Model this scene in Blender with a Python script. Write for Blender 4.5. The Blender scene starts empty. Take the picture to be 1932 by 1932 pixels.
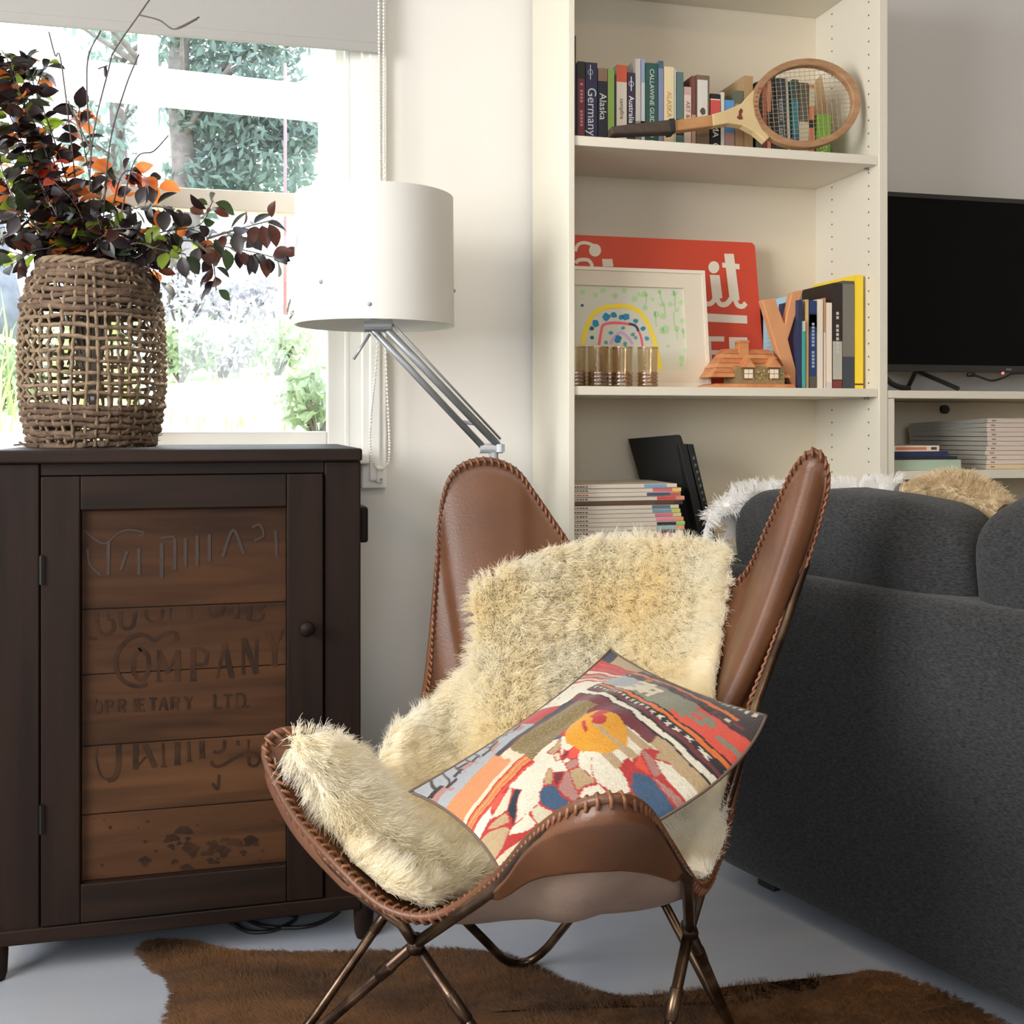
import bpy, math, random
import numpy as np
from mathutils import Vector, Matrix
R_ = random.Random(7)
C = bpy.context.scene.collection
S = bpy.context.scene

# ------------------------------------------------------------ camera
F, CX, HY = 2083.0, 966.0, 800.0          # focal length in pixels, principal column, horizon row
YAW = math.radians(14.2); SN, CS = math.sin(YAW), math.cos(YAW)
cam = bpy.data.cameras.new('camera'); cam.lens = F/1932*36; cam.sensor_width = 36
cam.shift_y = -(966-HY)/1932; cam.clip_start = .05
camo = bpy.data.objects.new('camera', cam); C.objects.link(camo)
camo.location = (0, 0, 1.0); camo.rotation_euler = (math.pi/2, 0, -YAW); S.camera = camo

# ------------------------------------------------------------ world, sun, lamps, exposure
S.view_settings.view_transform = 'Standard'; S.view_settings.look = 'None'
S.view_settings.gamma = 1; S.view_settings.exposure = 0.3; S.view_settings.use_curve_mapping = False
S.cycles.max_bounces = 10; S.cycles.diffuse_bounces = 7; S.cycles.transparent_max_bounces = 24
S.cycles.sample_clamp_indirect = 6; S.cycles.use_denoising = True
S.cycles.caustics_reflective = False; S.cycles.caustics_refractive = False
w = bpy.data.worlds.new('sky'); S.world = w; w.use_nodes = True
bg = w.node_tree.nodes['Background']; bg.inputs[0].default_value = (.78, .88, 1, 1); bg.inputs[1].default_value = 5.6

def light(name, kind, loc, aim, energy, col, **kw):
    l = bpy.data.lights.new(name, kind); l.energy = energy; l.color = col
    for k, v in kw.items(): setattr(l, k, v)
    o = bpy.data.objects.new(name, l); C.objects.link(o); o.location = loc
    o.rotation_euler = (Vector(aim)-Vector(loc)).to_track_quat('-Z', 'Y').to_euler()
    return o
light('sun', 'SUN', (-1, 5, 6), (-1-.28, 5-.50, 6-.95), 7.5, (1, .93, .82), angle=math.radians(1.0))
# daylight from the left-wall window; the rear and overhead lights are added fills
light('left_window_daylight', 'AREA', (-2.02, .55, 1.62), (-1, .55, 1.58), 74, (1, .95, .87), shape='RECTANGLE', size=1.5, size_y=1.2)
light('rear_fill', 'AREA', (-.35, -1.92, 1.65), (-.35, 0, 1.6), 6, (1, .92, .8), shape='RECTANGLE', size=1.3, size_y=1.1)  # unseen fill added behind the camera to brighten the wool
light('warm_overhead_fill', 'AREA', (1.15, .45, 2.50), (1.15, .55, 0), 9, (1, .72, .42), shape='DISK', size=.5)  # unseen warm fill added overhead to light and tint the shelves
p = light('window_portal', 'AREA', (-.33, 2.80, 1.57), (-.33, 2, 1.57), 1, (1, 1, 1), shape='RECTANGLE', size=1.3, size_y=1.3)
p.data.cycles.is_portal = True

# ------------------------------------------------------------ helpers
def Wd(lat, d, z): return Vector((lat*CS+d*SN, -lat*SN+d*CS, z))            # camera-frame to world
def PD(px, py, d): return Wd((px-CX)/F*d, d, 1+(HY-py)/F*d)
def PY(px, py, Y):
    t = (px-CX)/F; d = Y/(CS-t*SN); return PD(px, py, d)
def PF(px, py, z=0): return PD(px, py, (1-z)*F/(py-HY))                     # point on a level plane
def dep(p): return p[0]*SN+p[1]*CS
def proj(P):
    P = np.asarray(P); lat = P[..., 0]*CS-P[..., 1]*SN; d = P[..., 0]*SN+P[..., 1]*CS
    return np.stack([CX+F*lat/d, HY-F*(P[..., 2]-1)/d], -1)
def on_plane(px, py, p0, n, off=0.0):
    o = Vector((0, 0, 1)); r = PD(px, py, 1)-o; n = Vector(n)
    return o+r*((Vector(p0)-o).dot(n)/r.dot(n))+n*off

WL = {}
class MB:
    def __init__(s): s.v = []; s.f = []; s.m = []
    def add(s, vs, fs, mi=0):
        b = len(s.v); s.v += [tuple(x) for x in vs]; s.f += [tuple(i+b for i in f) for f in fs]; s.m += [mi]*len(fs); return s
    def box(s, x0, x1, y0, y1, z0, z1, mi=0):
        v = [(x, y, z) for z in (z0, z1) for y in (y0, y1) for x in (x0, x1)]
        return s.add(v, [(0, 2, 3, 1), (4, 5, 7, 6), (0, 1, 5, 4), (2, 6, 7, 3), (0, 4, 6, 2), (1, 3, 7, 5)], mi)
    def obox(s, c, ax, ay, az, mi=0):                                       # centre + half axes
        c, ax, ay, az = map(Vector, (c, ax, ay, az))
        v = [c+ax*i+ay*j+az*k for k in (-1, 1) for j in (-1, 1) for i in (-1, 1)]
        return s.add(v, [(0, 2, 3, 1), (4, 5, 7, 6), (0, 1, 5, 4), (2, 6, 7, 3), (0, 4, 6, 2), (1, 3, 7, 5)], mi)
    def prism(s, pts, ext, mi=0):
        pts = [Vector(p) for p in pts]; e = Vector(ext); n = len(pts)
        return s.add(pts+[p+e for p in pts], [tuple(range(n)), tuple(range(2*n-1, n-1, -1))]+[(i, i+n, (i+1) % n+n, (i+1) % n) for i in range(n)], mi)
    def face(s, pts, mi=0): return s.add(pts, [tuple(range(len(pts)))], mi)
    def tube(s, pts, r, seg=8, closed=False, mi=0, cap=True):
        pts = [Vector(p) for p in pts]; n = len(pts); rs = r if hasattr(r, '__len__') else [r]*n
        vs = []; up = None
        for i, p in enumerate(pts):
            t = (pts[(i+1) % n]-pts[i-1]) if closed else (pts[min(i+1, n-1)]-pts[max(i-1, 0)])
            if t.length < 1e-9: t = Vector((0, 0, 1))
            t.normalize()
            if up is None: up = Vector((0, 0, 1)) if abs(t.z) < .9 else Vector((1, 0, 0))
            a = up-t*up.dot(t)
            if a.length < 1e-6: a = t.orthogonal()
            a.normalize(); up = a; b = t.cross(a)
            vs += [p+(a*math.cos(k*2*math.pi/seg)+b*math.sin(k*2*math.pi/seg))*rs[i] for k in range(seg)]
        fs = []
        for i in range(n if closed else n-1):
            for k in range(seg):
                j = (i+1) % n
                fs.append((i*seg+k, i*seg+(k+1) % seg, j*seg+(k+1) % seg, j*seg+k))
        if not closed and cap: fs += [tuple(range(seg-1, -1, -1)), tuple((n-1)*seg+k for k in range(seg))]
        return s.add(vs, fs, mi)
    def lathe(s, prof, c, seg=32, mi=0, cap=False):
        vs = [(c[0]+r*math.cos(k*2*math.pi/seg), c[1]+r*math.sin(k*2*math.pi/seg), c[2]+z) for r, z in prof for k in range(seg)]
        fs = [(i*seg+k, i*seg+(k+1) % seg, (i+1)*seg+(k+1) % seg, (i+1)*seg+k) for i in range(len(prof)-1) for k in range(seg)]
        if cap: fs += [tuple(range(seg-1, -1, -1)), tuple((len(prof)-1)*seg+k for k in range(seg))]
        return s.add(vs, fs, mi)
    def grid(s, P, mi=0, wrap=False):                                       # P[i][j] points
        n, m = len(P), len(P[0]); vs = [q for r in P for q in r]
        fs = [(i*m+j, i*m+(j+1) % m, (i+1)*m+(j+1) % m, (i+1)*m+j) for i in range(n-1) for j in range(m if wrap else m-1)]
        return s.add(vs, fs, mi)
    def ball(s, c, r, seg=10, rings=6, mi=0):
        r = r if hasattr(r, '__len__') else (r, r, r)
        P = [[(c[0]+r[0]*math.sin(math.pi*i/rings)*math.cos(2*math.pi*k/seg), c[1]+r[1]*math.sin(math.pi*i/rings)*math.sin(2*math.pi*k/seg), c[2]+r[2]*math.cos(math.pi*i/rings)) for k in range(seg)] for i in range(rings+1)]
        return s.grid(P[::-1], mi, True)
    def build(s, name, mats, parent=None, smooth=False, bevel=0, loc=None, seg=2):
        mats = mats if isinstance(mats, (list, tuple)) else [mats]
        if parent is None:
            if loc is None:
                a = np.array(s.v); lo, hi = a.min(0), a.max(0); loc = ((lo[0]+hi[0])/2, (lo[1]+hi[1])/2, lo[2])
            L = Vector(loc)
        else: L = WL[parent.name]
        me = bpy.data.meshes.new(name); me.from_pydata([(x-L[0], y-L[1], z-L[2]) for x, y, z in s.v], [], s.f); me.update()
        for m in mats: me.materials.append(m)
        if len(mats) > 1: me.polygons.foreach_set('material_index', s.m)
        if smooth: me.polygons.foreach_set('use_smooth', [True]*len(s.f))
        o = bpy.data.objects.new(name, me); C.objects.link(o)
        if parent is None: o.location = L
        else: o.parent = parent
        WL[o.name] = L
        if bevel:
            b = o.modifiers.new('bevel', 'BEVEL'); b.width = bevel; b.segments = seg; b.limit_method = 'ANGLE'; b.angle_limit = .6
            b.harden_normals = False
        return o
def smooth_by_angle(o, a=40):
    o.data.set_sharp_from_angle(angle=math.radians(a)); o.data.polygons.foreach_set('use_smooth', [True]*len(o.data.polygons)); return o
def tag(o, label=None, cat=None, group=None, kind=None):
    for k, v in (('label', label), ('category', cat), ('group', group), ('kind', kind)):
        if v: o[k] = v
    return o
def thing(name, loc, label, cat, group=None):
    o = bpy.data.objects.new(name, None); C.objects.link(o); o.location = loc; o.empty_display_size = .05
    WL[o.name] = Vector(loc); return tag(o, label, cat, group)
def struct(o): o['kind'] = 'structure'; return o
def stuff(o): o['kind'] = 'stuff'; return o
FONTS = []
def text(parent, s, size, loc, xd, yd, m, name='lettering', align='CENTER', wscale=1.0):
    cu = bpy.data.curves.new(name, 'FONT'); cu.body = s; cu.size = size; cu.extrude = .0002
    cu.align_x = align; cu.align_y = 'CENTER'; cu.resolution_u = 3
    FONTS.append(name)
    o = bpy.data.objects.new(name, cu); C.objects.link(o); cu.materials.append(m)
    xd = Vector(xd).normalized(); yd = Vector(yd).normalized(); zd = xd.cross(yd)
    Mx = Matrix((xd, yd, zd)).transposed().to_4x4(); Mx.translation = Vector(loc)-WL[parent.name]
    o.parent = parent; o.matrix_local = Mx @ Matrix.Diagonal((wscale, 1, 1, 1)); WL[o.name] = WL[parent.name]; return o
def ribbon(mb, pts, w, mi=0, closed=False, nrm=None):
    """flat stroke through coplanar 3-D points"""
    pts = [Vector(p) for p in pts]; n = len(pts); ws = w if hasattr(w, '__len__') else [w]*n; L = []; Rr = []
    for i, p in enumerate(pts):
        t = (pts[(i+1) % n]-pts[i-1]) if closed else pts[min(i+1, n-1)]-pts[max(i-1, 0)]
        sd = Vector(nrm).cross(t).normalized()*(ws[i]/2); L.append(p+sd); Rr.append(p-sd)
    if closed: L.append(L[0]); Rr.append(Rr[0])
    mb.grid([Rr, L], mi)
def cr(pts, n=8, closed=False):
    """Catmull-Rom resampling of a list of tuples"""
    P = [np.array(p, float) for p in pts]; N = len(P); out = []
    for i in range(N if closed else N-1):
        p1, p2 = P[i], P[(i+1) % N]
        p0 = P[i-1] if (closed or i > 0) else 2*p1-p2
        p3 = P[(i+2) % N] if (closed or i+2 < N) else 2*p2-p1
        for k in range(n):
            t = k/n; out.append(.5*(2*p1+(p2-p0)*t+(2*p0-5*p1+4*p2-p3)*t*t+(3*p1-p0-3*p2+p3)*t**3))
    if not closed: out.append(P[-1])
    return out
def inpoly(q, poly):
    x, y = q[..., 0], q[..., 1]; c = np.zeros(x.shape, bool); n = len(poly)
    for i in range(n):
        (x0, y0), (x1, y1) = poly[i], poly[i-1]
        if y0 == y1: continue
        c ^= ((y0 > y) != (y1 > y)) & (x < (x1-x0)*(y-y0)/(y1-y0)+x0)
    return c

# ------------------------------------------------------------ materials
def srgb(r, g, b):
    return tuple(((c/255)/12.92 if c/255 <= .04045 else ((c/255+.055)/1.055)**2.4) for c in (r, g, b))
def mat(name, col, rough=.55, col2=None, scale=8, stretch=(1, 1, 1), detail=5, bump=0, bscale=None, metal=0, spec=.5, ramp=(.35, .65), sheen=0, trans=0, emit=0, coat=0, distort=0):
    m = bpy.data.materials.new(name); m.use_nodes = True; nt = m.node_tree; b = nt.nodes['Principled BSDF']
    b.inputs['Base Color'].default_value = (*col, 1); b.inputs['Roughness'].default_value = rough
    b.inputs['Metallic'].default_value = metal; b.inputs['Specular IOR Level'].default_value = spec
    if sheen: b.inputs['Sheen Weight'].default_value = sheen
    if coat: b.inputs['Coat Weight'].default_value = coat
    if emit: b.inputs['Emission Color'].default_value = (*col, 1); b.inputs['Emission Strength'].default_value = emit
    if trans: b.inputs['Transmission Weight'].default_value = trans
    if col2 is not None or bump:
        tc = nt.nodes.new('ShaderNodeTexCoord'); mp = nt.nodes.new('ShaderNodeMapping'); mp.inputs['Scale'].default_value = stretch
        nt.links.new(tc.outputs['Object'], mp.inputs['Vector'])
        nz = nt.nodes.new('ShaderNodeTexNoise'); nz.inputs['Scale'].default_value = scale; nz.inputs['Detail'].default_value = detail
        nz.inputs['Distortion'].default_value = distort
        nt.links.new(mp.outputs[0], nz.inputs['Vector'])
        if col2 is not None:
            rp = nt.nodes.new('ShaderNodeValToRGB'); e = rp.color_ramp.elements
            e[0].position, e[1].position = ramp; e[0].color = (*col, 1); e[1].color = (*col2, 1)
            nt.links.new(nz.outputs['Fac'], rp.inputs[0]); nt.links.new(rp.outputs[0], b.inputs['Base Color'])
        if bump:
            n2 = nz
            if bscale:
                n2 = nt.nodes.new('ShaderNodeTexNoise'); n2.inputs['Scale'].default_value = bscale; n2.inputs['Detail'].default_value = 3
                nt.links.new(mp.outputs[0], n2.inputs['Vector'])
            bp = nt.nodes.new('ShaderNodeBump'); bp.inputs['Strength'].default_value = bump; bp.inputs['Distance'].default_value = .004
            nt.links.new(n2.outputs['Fac'], bp.inputs['Height']); nt.links.new(bp.outputs[0], b.inputs['Normal'])
    return m
def attr_mat(name, attr, rough=.8, bump=0, bscale=300, sheen=0):
    m = mat(name, (.5, .5, .5), rough, bump=bump, scale=bscale, sheen=sheen); nt = m.node_tree
    a = nt.nodes.new('ShaderNodeAttribute'); a.attribute_name = attr
    nt.links.new(a.outputs['Color'], nt.nodes['Principled BSDF'].inputs['Base Color']); return m
def leaf_mat(name, col, tcol, mixf=.45):
    m = bpy.data.materials.new(name); m.use_nodes = True; nt = m.node_tree; b = nt.nodes['Principled BSDF']
    b.inputs['Base Color'].default_value = (*col, 1); b.inputs['Roughness'].default_value = .4
    t = nt.nodes.new('ShaderNodeBsdfTranslucent'); t.inputs[0].default_value = (*tcol, 1)
    mx = nt.nodes.new('ShaderNodeMixShader'); mx.inputs[0].default_value = mixf
    nt.links.new(b.outputs[0], mx.inputs[1]); nt.links.new(t.outputs[0], mx.inputs[2]); nt.links.new(mx.outputs[0], nt.nodes['Material Output'].inputs[0]); return m
def glass_mat(name, tint=(1, 1, 1), refl=.035, rough=.03):
    m = bpy.data.materials.new(name); m.use_nodes = True; nt = m.node_tree; nt.nodes.remove(nt.nodes['Principled BSDF'])
    t = nt.nodes.new('ShaderNodeBsdfTransparent'); t.inputs[0].default_value = (*tint, 1)
    g = nt.nodes.new('ShaderNodeBsdfGlossy'); g.inputs['Roughness'].default_value = rough
    lw = nt.nodes.new('ShaderNodeLayerWeight'); lw.inputs[0].default_value = .5
    pw = nt.nodes.new('ShaderNodeMath'); pw.operation = 'POWER'; pw.inputs[1].default_value = 4; nt.links.new(lw.outputs['Facing'], pw.inputs[0])
    fr = nt.nodes.new('ShaderNodeMath'); fr.operation = 'MULTIPLY_ADD'; fr.inputs[1].default_value = .6; fr.inputs[2].default_value = refl; nt.links.new(pw.outputs[0], fr.inputs[0])
    mx = nt.nodes.new('ShaderNodeMixShader'); nt.links.new(fr.outputs[0], mx.inputs[0])
    nt.links.new(t.outputs[0], mx.inputs[1]); nt.links.new(g.outputs[0], mx.inputs[2]); nt.links.new(mx.outputs[0], nt.nodes['Material Output'].inputs[0]); return m
_mc = {}
def flat(r, g, b, rough=.6):
    k = (r, g, b, rough)
    if k not in _mc: _mc[k] = mat('paint_%d_%d_%d' % (r, g, b), srgb(r, g, b), rough)
    return _mc[k]

M_wall = mat('wall_paint', (.75, .72, .675), .75, col2=(.72, .69, .645), scale=1.5, bump=.05, bscale=90)
M_wall2 = mat('unseen_wall_dark', (.42, .37, .31), .7, col2=(.36, .31, .26), scale=2)  # unseen walls given a darker colour to cut bounce light
M_white = mat('white_gloss_paint', (.83, .81, .77), .35, col2=(.78, .76, .71), scale=3)
M_floor = mat('painted_floor', (.31, .335, .39), .25, col2=(.35, .365, .40), scale=2.2, stretch=(1, 5, 1), bump=.04, bscale=30)
M_lam = mat('white_laminate', (.71, .665, .56), .42, col2=(.68, .635, .53), scale=2)
M_lam2 = mat('bookcase_back_board', (.69, .61, .475), .6, col2=(.67, .59, .455), scale=2)
M_glass = glass_mat('window_glass')
M_blind = mat('blind_fabric', (.36, .345, .325), .9, bump=.1, scale=500)
M_wood = mat('dark_stained_wood', (.0085, .005, .0036), .55, spec=.15, col2=(.023, .011, .0068), scale=7, stretch=(4, 4, .35), detail=8, bump=.25, ramp=(.3, .75))
M_woodh = mat('dark_stained_wood_rail', (.009, .0052, .0036), .55, spec=.15, col2=(.023, .0112, .0068), scale=7, stretch=(.35, 4, 4), detail=8, bump=.25, ramp=(.3, .75))
M_plank = mat('crate_wood', (.022, .0095, .0043), .6, spec=.15, col2=(.072, .030, .012), scale=5, stretch=(.5, 3, 5), detail=9, bump=.3, ramp=(.28, .75), distort=.6)
M_plank2 = mat('crate_wood_pale', (.032, .014, .006), .6, spec=.15, col2=(.10, .043, .017), scale=5, stretch=(.5, 3, 5), detail=9, bump=.3, ramp=(.28, .75), distort=.6)
M_ink = mat('stencil_ink', (.021, .011, .0068), .7, spec=.12, col2=(.046, .021, .0105), scale=30)
M_metal_dark = mat('dark_iron', (.03, .027, .024), .45, metal=.8)
M_leather = mat('tan_leather', (.092, .034, .0135), .42, col2=(.135, .053, .022), scale=6, bump=.12, bscale=220, spec=.45)
M_suede = mat('suede_underside', (.32, .215, .155), .95, col2=(.27, .18, .13), scale=12, bump=.2, bscale=150)
M_lace = mat('leather_lacing', (.13, .045, .020), .42, col2=(.24, .09, .038), scale=60)
M_rod = mat('aged_iron_rod', (.060, .034, .022), .30, col2=(.26, .17, .10), scale=16, metal=.85, ramp=(.45, .8), bump=.08, bscale=60)
M_sofa = mat('charcoal_weave', (.015, .0152, .0168), .95, spec=.15, col2=(.056, .055, .055), scale=120, stretch=(1, 1, 3), detail=9, bump=.4, bscale=400, sheen=.1, ramp=(.3,.75))
M_lamp = mat('white_lamp_shade', (.67, .655, .615), .5)
M_grey = mat('grey_metal', (.33, .34, .35), .42, metal=.5)
M_black = mat('black_plastic', (.012, .012, .012), .45)
M_screen = mat('tv_screen', (.003, .003, .003), .4, spec=.12)
M_pages = mat('page_edges', (.66, .61, .52), .8, col2=(.55, .50, .42), scale=30, stretch=(1, 1, 1))
M_rope = mat('seagrass_rope', (.155, .105, .065), .85, col2=(.27, .19, .12), scale=55, bump=.5, bscale=140)
M_rope2 = mat('seagrass_coil', (.085, .050, .032), .85, col2=(.165, .105, .066), scale=40, bump=.6, bscale=160)

# ============================================================ ROOM SHELL
YW = 2.68                                            # the window wall, inner face
XL, XR, YB, ZC = -2.0, 3.4, -1.9, 2.55
OX0, OX1, OZ0, OZ1 = -.98, .300, .93, 2.16           # window opening
m = MB(); m.box(XL-.15, XR+.15, YB-.15, YW+.2, -.12, 0); struct(m.build('floor', M_floor))
m = MB(); m.box(XL-.15, XR+.15, YB-.15, YW+.2, ZC, ZC+.1); struct(m.build('ceiling', M_wall))
m = MB(); T = .16
m.box(XL-.15, OX0, YW, YW+T, 0, ZC).box(OX1, XR+.15, YW, YW+T, 0, ZC).box(OX0, OX1, YW, YW+T, 0, OZ0).box(OX0, OX1, YW, YW+T, OZ1, ZC)
struct(m.build('wall_back', M_wall))
def holed(name, axis, p0, p1, a0, a1, h0, h1, z0, z1):
    m = MB()
    for (s0, s1, q0, q1) in ((a0, h0, 0, ZC), (h1, a1, 0, ZC), (h0, h1, 0, z0), (h0, h1, z1, ZC)):
        if axis == 'x': m.box(p0, p1, s0, s1, q0, q1)
        else: m.box(s0, s1, p0, p1, q0, q1)
    return struct(m.build(name, M_wall2))
holed('wall_left', 'x', XL-.15, XL, YB, YW, -.35, 1.45, .92, 2.32)
holed('wall_front', 'y', YB-.15, YB, XL, XR, -1.05, .35, 1.05, 2.25)
m = MB(); m.box(XR, XR+.15, YB, YW, 0, ZC); struct(m.build('wall_right', M_wall2))
for n_, b_ in (('baseboard_back', (-2, .70, YW-.018, YW-.001, 0, .09)), ('baseboard_right', (XR-.018, XR-.001, YB+.03, YW-.03, 0, .09))):
    m = MB(); m.box(*b_); struct(m.build(n_, M_white, bevel=.004))

# ---- sash window
win = thing('window_1', (-.34, YW, OZ0), 'white painted timber double-hung sash window behind the wooden cabinet', None); struct(win)
m = MB(); m.box(OX1, .361, YW-.022, YW-.001, .845, 2.2); m.box(OX1+.018, .345, YW-.03, YW-.022, .862, 2.19); m.build('casing', M_white, win, bevel=.004)
m = MB(); m.box(OX0-.06, OX0, YW-.022, YW-.001, .845, 2.2); m.build('casing', M_white, win, bevel=.004)
m = MB(); m.box(OX0-.06, .361, YW-.024, YW-.002, 2.16, 2.24); m.build('casing', M_white, win, bevel=.004)
m = MB(); m.box(OX0-.02, OX1+.015, YW-.055, YW+.04, .905, .932); m.build('sill', M_white, win, bevel=.005)
m = MB(); m.box(.274, OX1, YW, YW+.15, OZ0, OZ1).box(OX0, OX0+.026, YW, YW+.15, OZ0, OZ1).box(OX0, OX1, YW, YW+.15, OZ1-.026, OZ1); m.build('jamb', M_white, win)
m = MB(); m.box(.262, .274, YW+.004, YW+.022, OZ0, OZ1-.03); m.build('stop_bead', M_white, win, bevel=.003)
M_rail = mat('sash_paint_cream', (.80, .72, .62), .45)
m = MB(); y0, y1 = YW+.024, YW+.060
m.box(.222, .273, y0, y1, .932, 1.555).box(OX0+.027, -.90, y0, y1, .932, 1.555).box(-.90, .222, y0, y1, .932, .982)
m.build('lower_sash', M_white, win, bevel=.004)
m = MB(); m.box(-.90, .222, y0-.004, y1, 1.505, 1.555); m.build('meeting_rail', M_rail, win, bevel=.004)
m = MB(); m.box(-.90, .222, y0+.016, y0+.020, .98, 1.507); m.build('pane', M_glass, win)
y0, y1 = YW+.066, YW+.10
m = MB(); m.box(.245, .273, y0, y1, 1.515, 2.13).box(OX0+.027, -.92, y0, y1, 1.515, 2.13).box(-.92, .245, y0, y1, 2.08, 2.13).box(-.92, .245, y0, y1, 1.515, 1.55)
m.build('upper_sash', M_white, win, bevel=.004)
m = MB(); m.box(-.92, .245, y0+.015, y0+.019, 1.55, 2.08); m.build('pane', M_glass, win)

# ---- roller blind
bl = thing('roller_blind', (-.33, 2.635, 1.885), 'pale grey fabric roller blind half lowered over the sash window', 'blind')
m = MB(); m.box(-1.0, .345, 2.633, 2.636, 1.905, 2.34); m.build('fabric', M_blind, bl)
m = MB(); m.box(-1.0, .345, 2.629, 2.640, 1.885, 1.910); m.build('hem_bar', M_blind, bl, bevel=.004)
m = MB(); m.tube([(-1.01, 2.64, 2.35), (.352, 2.64, 2.35)], .022, 14); m.build('roller_tube', M_blind, bl, smooth=True)
ch = thing('blind_chain', (.352, 2.63, 2.34), 'looped white bead chain hanging from the blind beside the window casing', 'chain')
m = MB(); Yc = 2.618
path = cr([PY(714, -60, Yc), PY(716, 200, Yc), PY(717, 420, Yc), PY(712, 650, Yc), PY(700, 780, Yc), PY(699, 850, Yc), PY(712, 884, Yc), PY(728, 880, Yc), PY(735, 850, Yc), PY(730, 720, Yc), PY(725, 560, Yc), PY(724, 400, Yc), PY(724, 200, Yc), PY(724, -60, Yc)], 40)
acc = 0; last = path[0]; cnt = 0
for q in path[1:]:
    acc += np.linalg.norm(q-last); last = q
    if acc > .0062: acc = 0; m.ball(q, .0033, 6, 4); cnt += 1
stuff(m.build('bead', M_white, ch, smooth=True))
m = MB(); m.tube(path[::6], .0007, 4); m.build('cord', M_white, ch)
m = MB(); q = PY(716, 895, YW-.024); m.box(q.x-.008, q.x+.008, YW-.036, YW-.022, q.z-.02, q.z+.02); m.build('tensioner', M_white, ch, bevel=.003)
m = MB(); m.tube([(q.x+.002, YW-.042, q.z-.012), (q.x+.002, YW-.034, q.z-.012)], .004, 10); m.build('screw', M_grey, ch)

# ============================================================ GARDEN
M_grass = mat('lawn', (.32, .40, .20), .9, col2=(.52, .52, .36), scale=3.5, detail=8, bump=.5)
M_folg = leaf_mat('tree_leaf', (.125, .175, .16), (.20, .29, .24), .45)
M_folg2 = leaf_mat('shrub_leaf', (.26, .32, .20), (.40, .48, .30), .45)
M_lav = leaf_mat('pale_shrub_leaf', (.42, .40, .43), (.46, .44, .47), .4)
M_bark = mat('bark', (.075, .06, .058), .9, col2=(.14, .115, .105), scale=14, bump=.5)
def gz(x, y): return float(np.interp(y, [2.9, 5, 9.5, 12, 26], [.15, .90, 1.86, 2.1, 3.0]))
m = MB(); n = 30; G = []
for i in range(n+1):
    y = 2.9+i*.75
    G.append([(-16+j*1.0, y, gz(0, y)+.05*math.sin(j*1.3+i*.7)*min(1, (y-2.9)/3)) for j in range(28)])
m.grid(G); g_ = m.build('ground', M_grass, smooth=True); struct(g_)
def leafcloud(mb, c, r, n, size, rnd, mi=0):
    for _ in range(n):
        while True:
            v = Vector((rnd.uniform(-1, 1), rnd.uniform(-1, 1), rnd.uniform(-1, 1)))
            if v.length < 1: break
        p = Vector(c)+Vector((v.x*r[0], v.y*r[1], v.z*r[2]))
        a = Vector((rnd.gauss(0, 1), rnd.gauss(0, 1), rnd.gauss(0, 1))).normalized(); b = a.orthogonal().normalized()
        s = size*rnd.uniform(.6, 1.3); mb.add([p-a*s, p+b*s*.45, p+a*s, p-b*s*.45], [(0, 1, 2, 3)], mi)
def tree(name, label, base, h, crown, seed, n, size, lm, group='trees seen through the window'):
    rnd = random.Random(seed); t = thing(name, base, label, 'tree', group); b = Vector(base)
    m = MB(); m.tube([b, b+Vector((.05, 0, h*.3)), b+Vector((-.03, 0, h*.6)), b+Vector((.04, 0, h))], [.13, .11, .09, .05], 10); m.build('trunk', M_bark, t, smooth=True)
    m = MB()
    for k in range(9):
        z = h*rnd.uniform(.45, .9); a = rnd.uniform(0, 6.28); l = rnd.uniform(.6, 1.3)
        m.tube([b+Vector((0, 0, z)), b+Vector((math.cos(a)*l*.5, math.sin(a)*l*.5, z+l*.35)), b+Vector((math.cos(a)*l, math.sin(a)*l, z+l*.6))], [.035, .025, .01], 6)
    m.build('branches', M_bark, t, smooth=True)
    m = MB()
    for (cx, cy, cz, r) in crown: leafcloud(m, b+Vector((cx, cy, cz)), (r, r, r*.8), n, size, rnd)
    stuff(m.build('foliage', lm, t))
def gat(px, py, d): q = PD(px, py, d); return (q.x, q.y, q.z)
b0 = PD(342, 500, 9.3); b0 = (b0.x, b0.y, gz(b0.x, b0.y))
tree('garden_tree', 'dark-trunked tree with a spreading blue-green crown in the garden', b0, 3.3, [(x_*.82, y_*.6, z_*.82, r_*.82) for x_, y_, z_, r_ in [(.3, .3, 1.5, .5), (.8, .3, 1.7, .6), (.5, .4, 2.1, .6), (.3, 0, 2.2, .5), (.65, .2, 2.6, .65), (.1, .3, 3.1, .6), (.9, 0, 3.2, .6), (-.7, .4, 3.6, .8), (1.1, .3, 2.1, .4), (.5, .5, 4.0, .9)]], 3, 760, .058, M_folg)
b1 = PD(225, 500, 14); b1 = (b1.x, b1.y, gz(b1.x, b1.y))
tree('garden_tree', 'thin-crowned tree standing to the left of the dark-trunked garden tree', b1, 4.4, [(0, 0, 2.9, .7), (.3, .2, 3.6, .8), (-.4, .2, 4.2, .7), (-.2, 0, 2.2, .5)], 5, 240, .08, M_folg)
b2 = PD(470, 500, 22); b2 = (b2.x, b2.y, gz(b2.x, b2.y))
tree('garden_tree', 'tall pale tree rising behind the corrugated shed', b2, 5.2, [(0, 0, 3.3, .9), (.6, .2, 4.3, .9), (-.6, .2, 4.9, 1.0), (0, 0, 5.6, 1.0)], 8, 260, .09, M_folg)
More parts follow.
